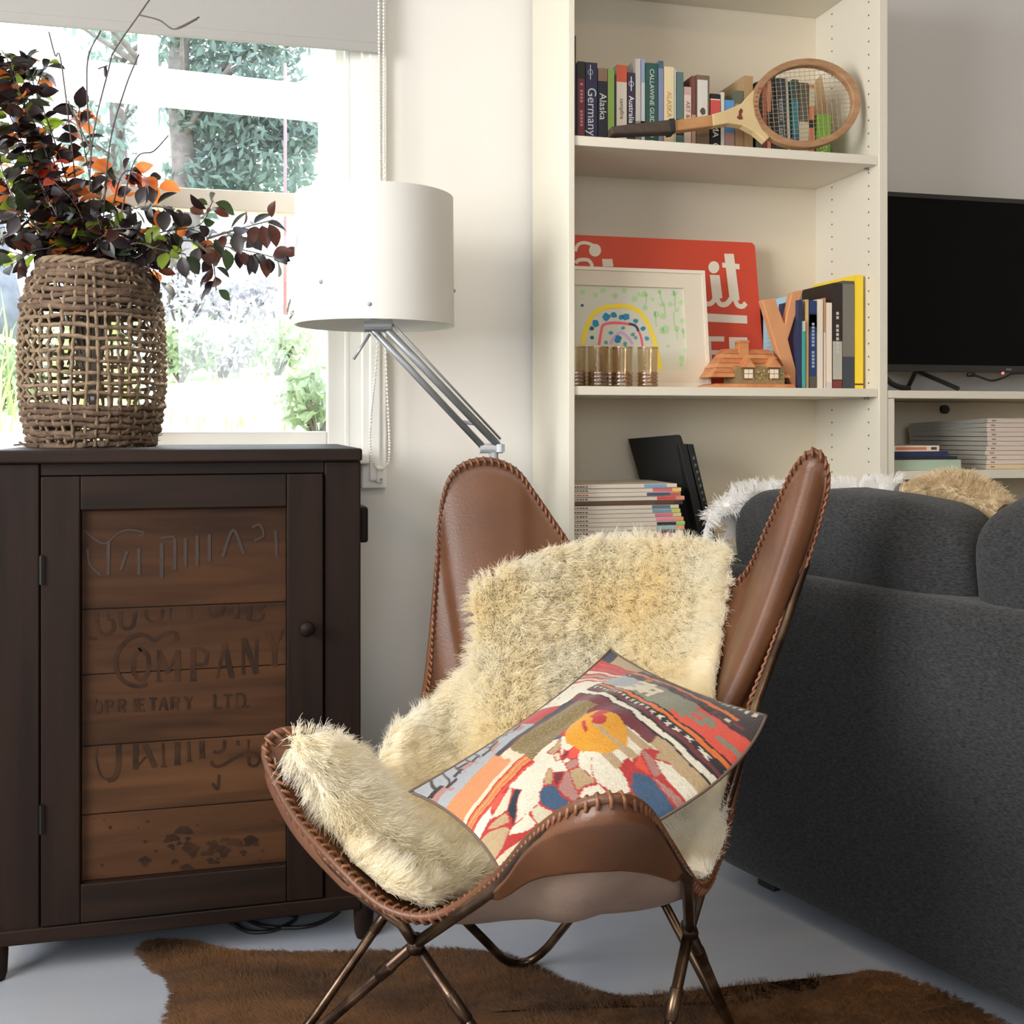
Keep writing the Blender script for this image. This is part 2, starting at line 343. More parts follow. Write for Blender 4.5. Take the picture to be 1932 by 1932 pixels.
# corrugated shed with a dark door and water tank
sh = thing('garden_shed', (0, 11, 0), 'white corrugated iron shed across the lawn', 'shed'); q0 = PD(395, 620, 10.5); q1 = PD(650, 620, 11.6)
m = MB(); M_corr = mat('white_corrugated_iron', (.78, .80, .82), .5)
zt, zb = 1+(HY-405)/F*10.8, gz(q0.x, q0.y)-.1; rows = 26
Pn = []
for i in range(rows*4+1):
    z = zb+(zt-zb)*i/(rows*4); o_ = .014*math.sin(i*math.pi/2)
    Pn.append([(q0.x, q0.y-o_, z), (q1.x, q1.y-o_, z)])
m.grid(Pn); m.build('wall_panel', M_corr, sh)
m = MB(); m.prism([(q0.x-.1, q0.y-.15, zt), (q1.x+.1, q1.y-.15, zt), (q1.x+.1, q1.y+2, zt+.5), (q0.x-.1, q0.y+2, zt+.5)], (0, 0, .05)); m.build('roof', M_corr, sh)
m = MB(); m.box(q0.x, q0.x+.05, q0.y, q0.y+2, zb, zt); m.build('side_wall', M_corr, sh)
m = MB(); m.box(q1.x-.05, q1.x, q1.y, q1.y+2, zb, zt); m.build('side_wall', M_corr, sh)
wa = PD(583, 292, 10.9); m = MB(); m.box(wa.x-.09, wa.x+.09, q0.y-.5, q0.y-.42, wa.z-.12, wa.z+.12)
tag(m.build('garden_meter_box', flat(120, 118, 116)), 'small grey box fixed on the pale post beyond the shed', 'box')
m = MB(); pp = PD(560, 400, 10.6); m.box(wa.x-.32, wa.x+.34, q0.y-.42, q0.y-.36, zt, wa.z+1.0); m.box(wa.x-.04, wa.x+.04, q0.y-.36, q0.y-.30, zb, wa.z+.2)
tag(m.build('garden_hoarding', M_corr), 'white board standing above the corrugated shed roof', 'board')
m = MB(); t0 = PD(360, 590, 9.8); zt_ = gz(t0.x, t0.y); m.lathe([(.0, .92), (.22, .88), (.24, .80), (.24, .02), (.0, 0)], (t0.x, t0.y, zt_), 20)
tag(m.build('water_tank', flat(225, 228, 230), smooth=True), 'pale round water tank at the end of the corrugated shed', 'tank')
hb = thing('garden_hut', (0, 15, 0), 'small grey garden hut with a pinkish tiled roof beyond the trees', 'hut'); h0 = PD(372, 300, 14.5); h1 = PD(478, 300, 14.9); hz_ = 1+(HY-284)/F*14.6
m = MB(); m.box(h0.x, h1.x, h0.y, h0.y+1.2, gz(0, h0.y)-.2, hz_); m.build('wall', mat('grey_boards', (.20, .22, .25), .8, col2=(.27, .29, .32), scale=6), hb)
m = MB(); m.prism([(h0.x-.12, h0.y-.15, hz_-.02), (h1.x+.12, h0.y-.15, hz_-.02), (h1.x+.0, h0.y+.5, hz_+.22), (h0.x+.05, h0.y+.5, hz_+.22)], (0, .04, .03)); m.build('roof', mat('pink_tiles', (.42, .27, .24), .8, col2=(.5, .36, .32), scale=30), hb)
# verandah posts and beam just outside
M_post = mat('white_verandah_paint', (.82, .82, .84), .5)
vp = thing('verandah', (-.2, 5.0, .85), 'white painted verandah posts and beams outside the window', 'verandah')
for px, d in ((279, 5.0), (618, 5.3)):
    q = PD(px, 300, d); m = MB(); m.box(q.x-.042, q.x+.042, q.y-.042, q.y+.042, gz(0, q.y)-.05, 2.75); m.build('post', M_post, vp, bevel=.005)
a = PD(-160, 118, 4.7); b = PD(760, 118, 5.45); m = MB(); m.prism([(a.x, a.y, a.z-.07), (b.x, b.y, a.z-.07), (b.x, b.y, a.z+.09), (a.x, a.y, a.z+.09)], (.0, .07, 0)); m.build('beam', M_post, vp)
m = MB(); q = PD(538, 300, 8.2); m.tube([(q.x, q.y, gz(q.x, q.y)-.05), (q.x, q.y, 1+(HY-120)/F*8.2)], .012, 10)
tag(m.build('garden_pole', flat(150, 96, 100), smooth=True), 'thin red pole standing in the garden', 'pole')
m = MB(); q = PD(0, 500, 7.5); zq = gz(0, q.y); m.tube([(q.x+.05, q.y, zq-.1), (q.x+.0, q.y, zq+.3), (q.x-.10, q.y, zq+.9), (q.x-.25, q.y, zq+2.6)], [.17, .13, .10, .07], 12)
tag(m.build('tree_trunk', mat('blue_grey_bark', (.10, .11, .14), .8, col2=(.16, .17, .2), scale=10, bump=.4), smooth=True), 'dark slanting trunk close outside, seen left of the basket', 'tree')
m = MB(); rnd = random.Random(21)
for k in range(5200):
    x = rnd.uniform(-4.5, 3.2); y = rnd.uniform(3.3, 9.5); z = gz(x, y)
    left = x < -.9
    if not left and rnd.random() < .55: continue
    h = rnd.uniform(.12, .38)*(1.7 if left and y < 6 else .6); a = rnd.uniform(0, 6.28); w_ = .009
    l = Vector((math.cos(a), math.sin(a), 0))*h*rnd.uniform(.1, .6); s_ = Vector((-math.sin(a), math.cos(a), 0))*w_; p0 = Vector((x, y, z-.03)); p1 = p0+l*.45+Vector((0, 0, h*.7)); p2 = p0+l+Vector((0, 0, h))
    m.add([p0-s_, p0+s_, p1+s_*.7, p1-s_*.7, p2], [(0, 1, 2, 3), (3, 2, 4)])
tag(m.build('long_grass', leaf_mat('grass_blade', (.28, .38, .13), (.48, .60, .24), .5)), 'long green grass growing over the garden slope', 'grass', kind='stuff')
def shrub(label, px, py, d, r, n, lm, seed):
    rnd = random.Random(seed); q = PD(px, py, d); z = gz(q.x, q.y); t = thing('shrub', (q.x, q.y, z), label, 'shrub', 'shrubs on the garden slope')
    m = MB()
    for k in range(7):
        a = rnd.uniform(0, 6.28); m.tube([(q.x, q.y, z-.05), (q.x+math.cos(a)*r*.5, q.y+math.sin(a)*r*.5, z+r*.7)], [.012, .006], 5)
    m.build('stem', M_bark, t)
    m = MB(); leafcloud(m, (q.x, q.y, z+r*.75), (r, r*.8, r*.75), n, .045, rnd); stuff(m.build('foliage', lm, t))
shrub('pale mauve shrub below the water tank, first from the basket', 340, 620, 8.2, .36, 330, M_lav, 31)
shrub('pale mauve shrub below the shed wall, middle of its row', 440, 620, 8.6, .34, 330, M_lav, 32)
shrub('pale mauve shrub at the far end of its row, nearest the lamp', 530, 615, 8.8, .33, 300, M_lav, 33)
shrub('low grey-green shrub lower on the slope beside the basket', 340, 735, 6.5, .22, 300, M_folg2, 34)
shrub('low grey-green shrub in the middle of the slope', 420, 735, 6.7, .22, 280, M_lav, 35)
shrub('low grey-green shrub toward the window post', 520, 725, 6.8, .24, 280, M_folg2, 36)
shrub('green leafy shrub right beside the lower window edge', 602, 690, 5.2, .22, 320, M_folg2, 37)
shrub('dense green shrub outside beyond the left side of the basket', -10, 690, 5.4, .24, 380, M_folg2, 38)

# ============================================================ WOODEN CABINET
YC = 2.14
def cx_(px, py, Y=YC): return PY(px, py, Y).x
X0, X1, ZT, ZB = -.418, .240, .953, .066
cab = thing('cabinet', ((X0+X1)/2, 2.39, 0), 'old dark stained wooden cabinet with a door of recycled crate boards', 'cabinet')
m = MB(); m.box(X0-.004, X1+.002, YC-.012, 2.63, ZT-.024, ZT); m.build('top_board', M_woodh, cab, bevel=.004)
xl, xr = cx_(76, 1300), cx_(611, 1300)
m = MB(); m.box(X0, xl-.0015, YC, YC+.03, ZB, ZT-.024); m.build('front_post', M_wood, cab, bevel=.003)
m = MB(); m.box(xr+.0015, X1, YC, YC+.03, ZB, ZT-.024); m.build('front_post', M_wood, cab, bevel=.003)
m = MB(); m.box(X1-.02, X1+.001, YC+.03, 2.62, ZB, ZT-.024); m.build('side_panel', M_wood, cab)
m = MB(); m.box(X0, X0+.02, YC+.03, 2.62, ZB, ZT-.024); m.build('side_panel', M_wood, cab)
m = MB(); m.box(X0+.02, X1-.02, 2.60, 2.62, ZB, ZT-.024); m.build('back_panel', M_wood, cab)
m = MB(); m.box(X0+.02, X1-.02, YC+.03, 2.60, ZB, ZB+.02); m.build('bottom_board', M_woodh, cab)
m = MB(); m.box(X0+.0, X1-.0, YC-.004, YC+.02, ZB-.002, ZB+.026); m.build('bottom_rail', M_woodh, cab, bevel=.003)
m = MB(); m.box(xl, xr, YC+.004, YC+.03, ZT-.046, ZT-.0245); m.build('top_rail', M_woodh, cab)
m = MB(); m.box(X1, X1+.017, YC+.02, YC+.09, .768, .838); m.build('side_cleat', M_wood, cab, bevel=.005)
for (lx, ly) in ((X1+.008, YC+.02), (X0+.006, YC+.015), (X1-.02, 2.58), (X0+.02, 2.58)):
    m = MB(); m.lathe([(.0, 0), (.014, 0), (.018, .012), (.020, .05), (.020, .10), (.0, .10)], (lx, ly, 0), 16); m.build('leg', M_wood, cab, smooth=True)
# door
zd0, zd1 = ZB+.028, ZT-.048
door = MB().box(xl+.001, xr-.001, YC+.012, YC+.028, zd0, zd1).build('door', M_wood, cab)
ix0, ix1 = cx_(152, 1300), cx_(541, 1300); iz1 = PY(345, 959, YC).z; iz0 = PY(350, 1648, YC).z
FY0, FY1 = YC-.006, YC+.014
for (a0, a1, b0, b1, mm, nm) in ((xl+.0015, ix0, zd0, zd1, M_wood, 'door_stile'), (ix1, xr-.0015, zd0, zd1, M_wood, 'door_stile'), (ix0+.0005, ix1-.0005, iz1, zd1, M_woodh, 'door_rail'), (ix0+.0005, ix1-.0005, zd0, iz0, M_woodh, 'door_rail')):
    m = MB(); m.box(a0, a1, FY0, FY1, b0, b1); m.build(nm, mm, door, bevel=.0025)
YP = YC+.009
seams = [iz1, PY(345, 1143, YP).z, PY(345, 1264, YP).z, PY(345, 1396, YP).z, PY(345, 1523, YP).z, iz0]
for k in range(5):
    m = MB(); m.box(ix0+.0006, ix1-.0006, YP, YP+.009, seams[k+1]+.0009, seams[k]-.0009); m.build('plank', [M_plank, M_plank, M_plank, M_plank2, M_plank2][k], door, bevel=.0012)
for py in (1075, 1545):
    q = PY(79, py, YC-.006); m = MB(); m.box(q.x-.004, q.x+.004, YC-.011, YC-.004, q.z-.025, q.z+.025); m.tube([(q.x, YC-.010, q.z-.026), (q.x, YC-.010, q.z+.026)], .0032, 8); m.build('hinge', M_metal_dark, door)
q = PY(578, 1183, FY0)
m = MB(); Rk = [(.0, 0), (.010, .0), (.007, .006), (.013, .016), (.015, .022), (.011, .028), (.0, .030)]
m.lathe(Rk, (0, 0, 0), 18); m.v = [(q.x+x, FY0-z, q.z+y) for x, y, z in m.v]; m.build('knob', M_wood, door, smooth=True)
# stencilled lettering on the boards (strokes drawn in the photograph's rows, laid flat on the boards)
NP = (0, -1, 0); INK = [0]
def ink(mb, pts, w, off=.0006):
    INK[0] += 1; P = [on_plane(x, y, (0, YP, 0), NP, off+.000012*(INK[0] % 60)) for x, y in pts]; ribbon(mb, P, w, nrm=NP)
GL = {  # unit glyphs: list of (points, weight)
 'O': [([(.5, 0), (.12, .2), (.05, .5), (.12, .8), (.5, 1), (.88, .8), (.95, .5), (.88, .2), (.5, 0), (.4, .02)], 1)],
 'C': [([(.9, .22), (.75, .05), (.45, 0), (.12, .25), (.05, .5), (.12, .78), (.45, 1), (.75, .95), (.92, .78)], 1)],
 'M': [([(.08, 1), (.08, 0)], .7), ([(.08, 0), (.5, .75)], 1), ([(.5, .75), (.92, 0)], .7), ([(.92, 0), (.92, 1)], 1.2), ([(-.02, 1), (.2, 1)], .4), ([(.78, 1), (1.04, 1)], .4)],
 'P': [([(.15, 1), (.15, 0)], 1.2), ([(.15, .03), (.6, .03), (.9, .15), (.92, .32), (.75, .5), (.15, .53)], .8), ([(.0, 1), (.35, 1)], .4)],
 'A': [([(.05, 1), (.48, 0)], .6), ([(.48, 0), (.92, 1)], 1.2), ([(.2, .66), (.75, .66)], .5), ([(-.05, 1), (.18, 1)], .4), ([(.75, 1), (1.05, 1)], .4)],
 'N': [([(.1, 1), (.1, 0)], .7), ([(.1, 0), (.88, 1)], 1.2), ([(.88, 1), (.88, 0)], .7), ([(0, 1), (.22, 1)], .4), ([(.76, 0), (1, 0)], .4)],
 'Y': [([(.05, 0), (.5, .52)], 1.2), ([(.95, 0), (.5, .52)], .6), ([(.5, .5), (.5, 1)], 1.1), ([(.3, 1), (.7, 1)], .4)],
 'R': [([(.12, 1), (.12, 0)], 1), ([(.12, .04), (.6, .04), (.85, .16), (.85, .36), (.6, .5), (.12, .5)], .9), ([(.45, .5), (.9, 1)], 1)],
 'I': [([(.5, 0), (.5, 1)], 1.1), ([(.3, 0), (.7, 0)], .4), ([(.3, 1), (.7, 1)], .4)],
 'E': [([(.12, 0), (.12, 1)], 1), ([(.12, .05), (.85, .05)], .9), ([(.12, .5), (.7, .5)], .9), ([(.12, .95), (.88, .95)], .9)],
 'T': [([(.05, .05), (.95, .05)], .9), ([(.5, 0), (.5, 1)], 1.1)],
 'L': [([(.12, 0), (.12, 1)], 1.1), ([(.12, .95), (.88, .95)], .9)],
 'D': [([(.12, 0), (.12, 1)], 1), ([(.12, .04), (.6, .04), (.9, .3), (.9, .7), (.6, .96), (.12, .96)], 1)],
 'U': [([(.12, 0), (.12, .7), (.3, .96), (.6, .98), (.85, .75)], 1), ([(.85, 0), (.85, 1)], .7)],
 '.': [([(.1, .88), (.1, 1.0)], 1.3)], ' ': []}
def stencil(mb, s, cells, w):
    for chh, (x, y, ww, hh) in zip(s, cells):
        for pts, k in GL[chh]:
            q = [(x+u*ww, y+v*hh) for u, v in pts]
            ink(mb, cr([(a, b) for a, b in q], 5) if len(q) > 3 else q, w*k)
S4 = 410/1932
def c4(x, y): return (150+x*S4, 1130+y*S4)
def letters(s_, cells, w):
    for ch_, c_ in zip(s_, cells):
        mm_ = MB(); stencil(mm_, ch_, [c_], w)
        if mm_.f: stuff(mm_.build('stencilled_letter', M_ink, door))
m = MB()
cells = [(470, 445, 150, 275), (685, 455, 205, 275), (985, 435, 160, 290), (1215, 400, 150, 300), (1440, 345, 150, 320), (1650, 275, 165, 315)]
letters('OMPANY', [(*c4(x, y), w*S4, h*S4) for x, y, w, h in cells], .0085)
ink(m, cr([c4(*p) for p in ((860, 375), (855, 305), (770, 305), (660, 365), (600, 330), (520, 318), (420, 370), (345, 460), (320, 560), (350, 680), (420, 750), (520, 775), (600, 755))], 6), .0075)
xs = [70, 120, 225, 335, 455, 510, 615, 705, 810, 930]
letters('ROPRIETARY', [(*c4(x, 905-(x-70)*.05), (w if (w := 75) and True else 75)*S4, 112*S4) for x in xs], .0046)
letters('LTD.', [(*c4(x, y), w*S4, 130*S4) for x, y, w in ((1190, 845, 75), (1275, 845, 85), (1385, 840, 90), (1490, 835, 60))], .0046)
# cut-off line of letters along the top of the second board
for pts, wd in (([(150, 115), (165, 260), (230, 315), (300, 270), (300, 200)], .007), ([(250, 120), (255, 180), (310, 190)], .004), ([(360, 110), (365, 210), (400, 262), (460, 250), (490, 170), (490, 105)], .007), ([(590, 95), (600, 170), (660, 205), (720, 180), (740, 90)], .006), ([(810, 80), (800, 190)], .003),
                ([(972, 70), (972, 160)], .010), ([(940, 163), (1005, 163)], .003), ([(1130, 65), (1150, 130), (1205, 155), (1260, 130), (1280, 60)], .006), ([(1392, 60), (1392, 165)], .009), ([(1360, 170), (1425, 168)], .003), ([(1505, 55), (1505, 185)], .009), ([(1490, 185), (1600, 190), (1640, 130)], .005), ([(1640, 60), (1600, 105)], .004), ([(80, 345), (150, 352)], .006)):
    ink(m, cr([c4(*p) for p in pts], 5) if len(pts) > 2 else [c4(*p) for p in pts], wd)
# upside-down letters on the fourth board
for pts, wd in (([(160, 1315), (150, 1420), (190, 1570), (260, 1612)], .003), ([(345, 1290), (345, 1480), (310, 1590), (250, 1612)], .0095), ([(500, 1290), (495, 1515)], .0095), ([(500, 1500), (590, 1400)], .004), ([(580, 1290), (670, 1495)], .0095), ([(740, 1280), (745, 1485)], .004), ([(720, 1488), (775, 1485)], .003), ([(870, 1272), (868, 1468)], .0095), ([(840, 1470), (900, 1466)], .003), ([(968, 1265), (975, 1440)], .005), ([(950, 1442), (1000, 1438)], .003), ([(1085, 1260), (1090, 1415)], .0095), ([(1060, 1418), (1120, 1412)], .003), ([(1290, 1255), (1280, 1330), (1230, 1365), (1190, 1355)], .006),
                ([(1400, 1255), (1410, 1300)], .005), ([(1500, 1250), (1495, 1330), (1460, 1360)], .003), ([(1170, 1440), (1190, 1480), (1260, 1480), (1380, 1410), (1480, 1360), (1560, 1365), (1600, 1420), (1570, 1480), (1510, 1470), (1500, 1400)], .0055), ([(1240, 1560), (1225, 1690), (1180, 1640)], .005)):
    ink(m, cr([c4(*p) for p in pts], 5) if len(pts) > 2 else [c4(*p) for p in pts], wd)
# faint script on the top board
m2 = MB()
for pts, wd in (([(160, 1000), (180, 1018), (200, 1025), (225, 1005), (245, 1000), (272, 1005), (262, 1012)], .003), ([(165, 1035), (170, 1065), (190, 1085)], .004), ([(205, 1020), (204, 1085)], .006), ([(240, 1040), (228, 1075)], .005), ([(262, 1035), (262, 1085)], .006), ([(305, 1025), (305, 1090)], .007), ([(330, 1015), (330, 1075)], .006), ([(350, 1015), (350, 1070)], .006), ([(372, 1010), (372, 1068)], .006), ([(395, 1008), (395, 1060)], .006), ([(420, 1050), (440, 1000), (460, 1045)], .006), ([(475, 995), (490, 990), (497, 1010), (480, 1020)], .004), ([(520, 1000), (522, 1050)], .006), ([(303, 1015), (330, 1012)], .004)):
    ink(m2, cr(pts, 5) if len(pts) > 2 else pts, wd)
stuff(m.build('stencilled_lettering', M_ink, door)); stuff(m2.build('faded_lettering', mat('faded_ink', (.020, .0095, .005), .6, col2=(.034, .015, .0068), scale=20), door))
m = MB(); rnd = random.Random(4)
for k in range(46):
    px, py = rnd.gauss(385, 55), rnd.gauss(1602, 18)
    if k > 30: px, py = rnd.uniform(175, 530), rnd.uniform(1540, 1640)
    py = min(max(py, 1534), 1640); px = min(px, 532); r = rnd.uniform(3, 16) if k <= 30 else rnd.uniform(1.5, 4)
    m.face([on_plane(min(px+r*(1+.4*math.sin(3*a+k))*math.cos(a), 537), min(max(py+r*.7*(1+.4*math.cos(2*a+k))*math.sin(a), 1530), 1643), (0, YP, 0), NP, .0004+.00001*k) for a in [i*math.pi/6 for i in range(12)]])
stuff(m.build('ink_stain', M_ink, door))
# cable on the floor under the cabinet
m = MB(); m.tube(cr([PF(430, 1742), PF(470, 1762), PF(520, 1758), PF(560, 1735), PF(520, 1728), PF(460, 1732), PF(500, 1752), PF(580, 1752), PF(632, 1730), PF(640, 1712), PF(600, 1700)], 8), .004, 8)
m.v = [(x, y, z+.0045) for x, y, z in m.v]; tag(m.build('cable', M_black, smooth=True), 'black cable coiled on the floor under the wooden cabinet', 'cable')

# ============================================================ ROPE BASKET AND BRANCHES
BC = PD(176, 842, 2.30); bx, by = BC.x, BC.y; bz = ZT
bk = thing('basket', (bx, by, bz), 'tall open-weave brown rope basket vase on the wooden cabinet', 'basket')
prof = [(.0, .116), (.02, .122), (.06, .132), (.12, .140), (.20, .1405), (.26, .137), (.31, .130), (.345, .118), (.368, .104)]
def brad(z): return float(np.interp(z, [p[0] for p in prof], [p[1] for p in prof]))
rnd = random.Random(11); ZR = [.006+.0125*i for i in range(7)]+[.104+.0225*i for i in range(8)]+[.277+.0128*i for i in range(8)]
for z in ZR:
    thick = (z > .27 or z < .09); r0 = .0064 if thick else .0042; m = MB()
    ph = rnd.uniform(0, 6.28)
    pts = []
    for k in range(72):
        a = k*2*math.pi/72; zz = z+.004*math.sin(2*a+ph)+.0015*math.sin(9*a+ph*3)
        rr = brad(zz)*(1+.012*math.sin(3*a+ph))+(.0035 if k % 2 else -.0035)
        pts.append((bx+rr*math.cos(a), by+rr*math.sin(a), bz+zz))
    m.tube(pts, [r0*rnd.uniform(.8, 1.25) for _ in pts], 6, closed=True)
    o = m.build('weft_cord', M_rope2 if thick else M_rope, bk, smooth=True)
nv = 40
for i in range(nv):
    a0 = i*2*math.pi/nv+rnd.uniform(-.02, .02); m = MB(); pts = []
    for k in range(30):
        z = .002+k*.364/29; a = a0+.03*math.sin(z*14+i); rr = brad(z)+(.005 if (k+i) % 2 else -.003)
        pts.append((bx+rr*math.cos(a), by+rr*math.sin(a), bz+z))
    m.tube(pts, [.0036*rnd.uniform(.7, 1.4) for _ in pts], 5)
    m.build('warp_cord', M_rope, bk, smooth=True)
m = MB(); rim = []
for tw in range(3):
    m.tube([(bx+(brad(.368)+.005*math.cos(k*.9+tw*2.1))*math.cos(k*2*math.pi/60), by+(brad(.368)+.005*math.cos(k*.9+tw*2.1))*math.sin(k*2*math.pi/60), bz+.372+.005*math.sin(k*.9+tw*2.1)+.004*math.sin(2*math.pi*k/30)) for k in range(60)], .0048, 6, closed=True)
m.build('braided_rim', M_rope, bk, smooth=True)
m = MB()
for k in range(420):
    a = rnd.uniform(0, 6.28); z = rnd.choice([rnd.uniform(0, .36), rnd.uniform(0, .03)]); rr = brad(z)+.004; c_ = Vector((bx+rr*math.cos(a), by+rr*math.sin(a), bz+z+.002)); d_ = Vector((math.cos(a)*rnd.uniform(.1, 1), math.sin(a)*rnd.uniform(.1, 1), rnd.uniform(-.1, .7)))*rnd.uniform(.006, .020)
    e_ = c_+d_; e_.z = max(e_.z, bz+.0015); m.tube([c_, e_], [.0009, .0004], 4)
stuff(m.build('loose_fibre', M_rope, bk))
for (a, b, c) in (((72, 846), (48, 838), (26, 840)), ((72, 847), (50, 845), (36, 834))):
    m = MB(); P = [PD(p[0], p[1], 2.2) for p in (a, b, c)]; m.tube([(p.x, p.y, max(p.z, bz+.003)) for p in P], [.003, .0025, .002], 5); m.build('loose_strand', M_rope2, bk)
# glass jar inside holding the branches
M_jar = glass_mat('clear_jar', (.93, .90, .82))
jar = MB(); jar.lathe([(.0, .004), (.088, .004), (.096, .02), (.098, .19), (.075, .225), (.055, .24), (.055, .30), (.060, .305), (.052, .30), (.052, .245)], (bx, by, bz), 32)
tag(jar.build('jar', M_jar, smooth=True), 'clear glass jar standing inside the open-weave rope basket', 'jar')

LM = [leaf_mat('leaf_dark_purple', (.016, .010, .011), (.03, .010, .010), .2), leaf_mat('leaf_deep_red', (.045, .014, .011), (.16, .035, .02), .35),
      leaf_mat('leaf_orange', (.34, .085, .025), (.85, .22, .05), .55), leaf_mat('leaf_green', (.10, .14, .02), (.42, .55, .05), .55), leaf_mat('leaf_dark_green', (.018, .024, .012), (.05, .09, .02), .3), leaf_mat('leaf_backlit_red', (.50, .07, .04), (.95, .18, .08), .5)]
def leafmesh(nm, mm, k):
    m = MB(); L, Wd_ = 1.0, .31; rows = []
    for i in range(7):
        t = i/6; w_ = Wd_*math.sin(math.pi*t)**.85*1.0; cz = -.18*t*t*k
        rows.append([(t, -w_, cz+w_*.35), (t, 0, cz), (t, w_, cz+w_*.35)])
    m.grid(rows); m.tube([(-.22, 0, .01), (0, 0, 0)], .012, 4)
    me = bpy.data.meshes.new(nm); me.from_pydata(m.v, [], m.f); me.materials.append(mm); me.polygons.foreach_set('use_smooth', [True]*len(m.f)); return me
LMS = [leafmesh('leaf_mesh', LM[i], 1+.5*(i % 3)) for i in range(6)]
br = thing('leafy_branches', (bx, by, bz+.03), 'bunch of dark copper-leaved branches standing in the rope basket', 'branches')
BR = [[(150, 500), (60, 350), (20, 220), (-40, 120)], [(170, 500), (110, 330), (70, 190), (85, 118)], [(190, 500), (170, 340), (150, 235), (150, 200)], [(195, 500), (215, 380), (240, 322), (300, 350)],
      [(200, 495), (300, 440), (375, 425), (402, 378)], [(215, 500), (330, 455), (450, 470), (535, 490)], [(390, 450), (450, 432), (515, 415)], [(370, 455), (400, 490), (408, 548)], [(130, 500), (60, 450), (0, 430), (-60, 480)],
      [(225, 500), (285, 505), (302, 535)], [(160, 500), (110, 420), (40, 330), (-10, 240)], [(140, 500), (80, 470), (20, 500)], [(175, 500), (140, 380), (60, 240), (20, 110)], [(185, 500), (200, 420), (270, 390), (330, 395)],
      [(150, 500), (90, 400), (-10, 360), (-60, 330)], [(180, 500), (130, 420), (90, 350), (90, 280)], [(200, 500), (250, 460), (300, 470), (350, 480)], [(120, 500), (90, 300), (30, 160), (10, 100)], [(165, 505), (190, 440), (180, 400)], [(215, 505), (240, 470), (230, 440)], [(100, 500), (40, 400), (-20, 300)], [(120, 500), (60, 420), (30, 400)], [(150, 500), (130, 450), (110, 400)], [(140, 500), (70, 330), (10, 200)], [(160, 500), (120, 320), (60, 150), (40, 120)], [(120, 500), (30, 380), (-30, 220)], [(180, 500), (200, 440), (250, 430)], [(200, 500), (280, 470), (330, 430)], [(130, 500), (60, 300), (50, 180)], [(170, 500), (150, 400), (100, 340)], [(190, 505), (170, 470), (140, 440)], [(110, 505), (40, 480), (-10, 470)], [(210, 505), (260, 485), (300, 450)], [(160, 500), (170, 420), (200, 360), (200, 300)]]
m = MB(); lp = []; rnd = random.Random(5)
for bi, b in enumerate(BR):
    dd = rnd.uniform(-.09, .10); P3 = [PD(x, y, 2.28+dd*(i/(len(b)-1))) for i, (x, y) in enumerate(b)]
    mouth = Vector((bx, by, bz+.06)) if bi not in (6, 7) else None
    pts = [Vector(q) for q in cr([tuple(p) for p in ([mouth] if mouth else [])+P3], 10)]
    m.tube(pts, [max(.0012, .0034*(1-i/len(pts))) for i in range(len(pts))], 5)
    vis = pts[10:] if mouth else pts
    L_ = sum((vis[i+1]-vis[i]).length for i in range(len(vis)-1)); nl = int(L_/.0155*1.9)
    for k in range(nl):
        t = (k+.5)/nl*(len(vis)-1); i = int(t); p = vis[i].lerp(vis[min(i+1, len(vis)-1)], t-i); tan = (vis[min(i+1, len(vis)-1)]-vis[max(i-1, 0)]).normalized()
        lp.append((p, tan, k, bi))
m.build('stem', M_bark, br, smooth=True)
rnd.shuffle(lp)
def leafmat(p, tan, k):
    a = rnd.uniform(0, 6.28); o1 = tan.orthogonal().normalized(); o2 = tan.cross(o1)
    xd = (tan*.45+(o1*math.cos(a)+o2*math.sin(a))+Vector((0, 0, -.35))).normalized()
    zz = Vector((rnd.gauss(0, .5), -.75+rnd.gauss(0, .5), .55+rnd.gauss(0, .5))).normalized(); yd = zz.cross(xd).normalized(); zd = xd.cross(yd)
    s = rnd.uniform(.030, .050); Mx = Matrix((xd*s, yd*s, zd*s)).transposed().to_4x4(); Mx.translation = p+xd*.006; return Mx
extra = MB(); exm = []
for idx, (p, tan, k, bi) in enumerate(lp):
    px, py = proj(np.array(p)); u = rnd.random(); backlit = (90 < px < 330 and 100 < py < 380) or (270 < px < 320 and py > 490)
    ci = 0 if u < .57 else 1 if u < .66 else 4 if u < .79 else 3 if u < .91 else 2
    if backlit and u > .62: ci = 2 if u < .9 else 5  # window backlight painted in with orange and bright red leaf colours
    if px > 380 and ci in (2, 3, 5): ci = 1
    Mx = leafmat(p, tan, k)
    if idx < 300:
        o = bpy.data.objects.new('leaf', LMS[ci]); C.objects.link(o); o.parent = br; Mx.translation -= WL[br.name]; o.matrix_local = Mx
    else: exm.append((ci, Mx))
if exm:
    for ci, Mx in exm:
        me = LMS[ci]; extra.add([Mx @ v.co for v in me.vertices], [tuple(q.vertices) for q in me.polygons], ci)
    stuff(extra.build('leaf_cluster', LM, br, smooth=True))
tw = thing('dry_twigs', (bx, by, bz+.05), 'thin bare dry twigs rising from the rope basket in front of the window', 'twigs')
for pts in ([(170, 500), (172, 285), (205, 130), (218, 92), (262, 28), (285, -5)], [(262, 28), (300, 38), (330, 55), (372, 36)], [(330, 55), (350, 46), (376, 32)], [(190, 500), (205, 285), (235, 170), (262, 102)], [(172, 285), (165, 200), (166, 110), (190, 58)], [(172, 285), (150, 240), (128, 190)], [(160, 500), (118, 135), (104, 105), (92, 60)], [(210, 500), (250, 312), (290, 285), (318, 255)], [(185, 130), (190, 128), (203, 124)]):
    m = MB(); P = [PD(x, y, 2.30 if y > 400 else 2.27) for x, y in pts]; m.tube(cr([tuple(p) for p in P], 6), .0017, 5); m.build('twig', M_bark, tw, smooth=True)
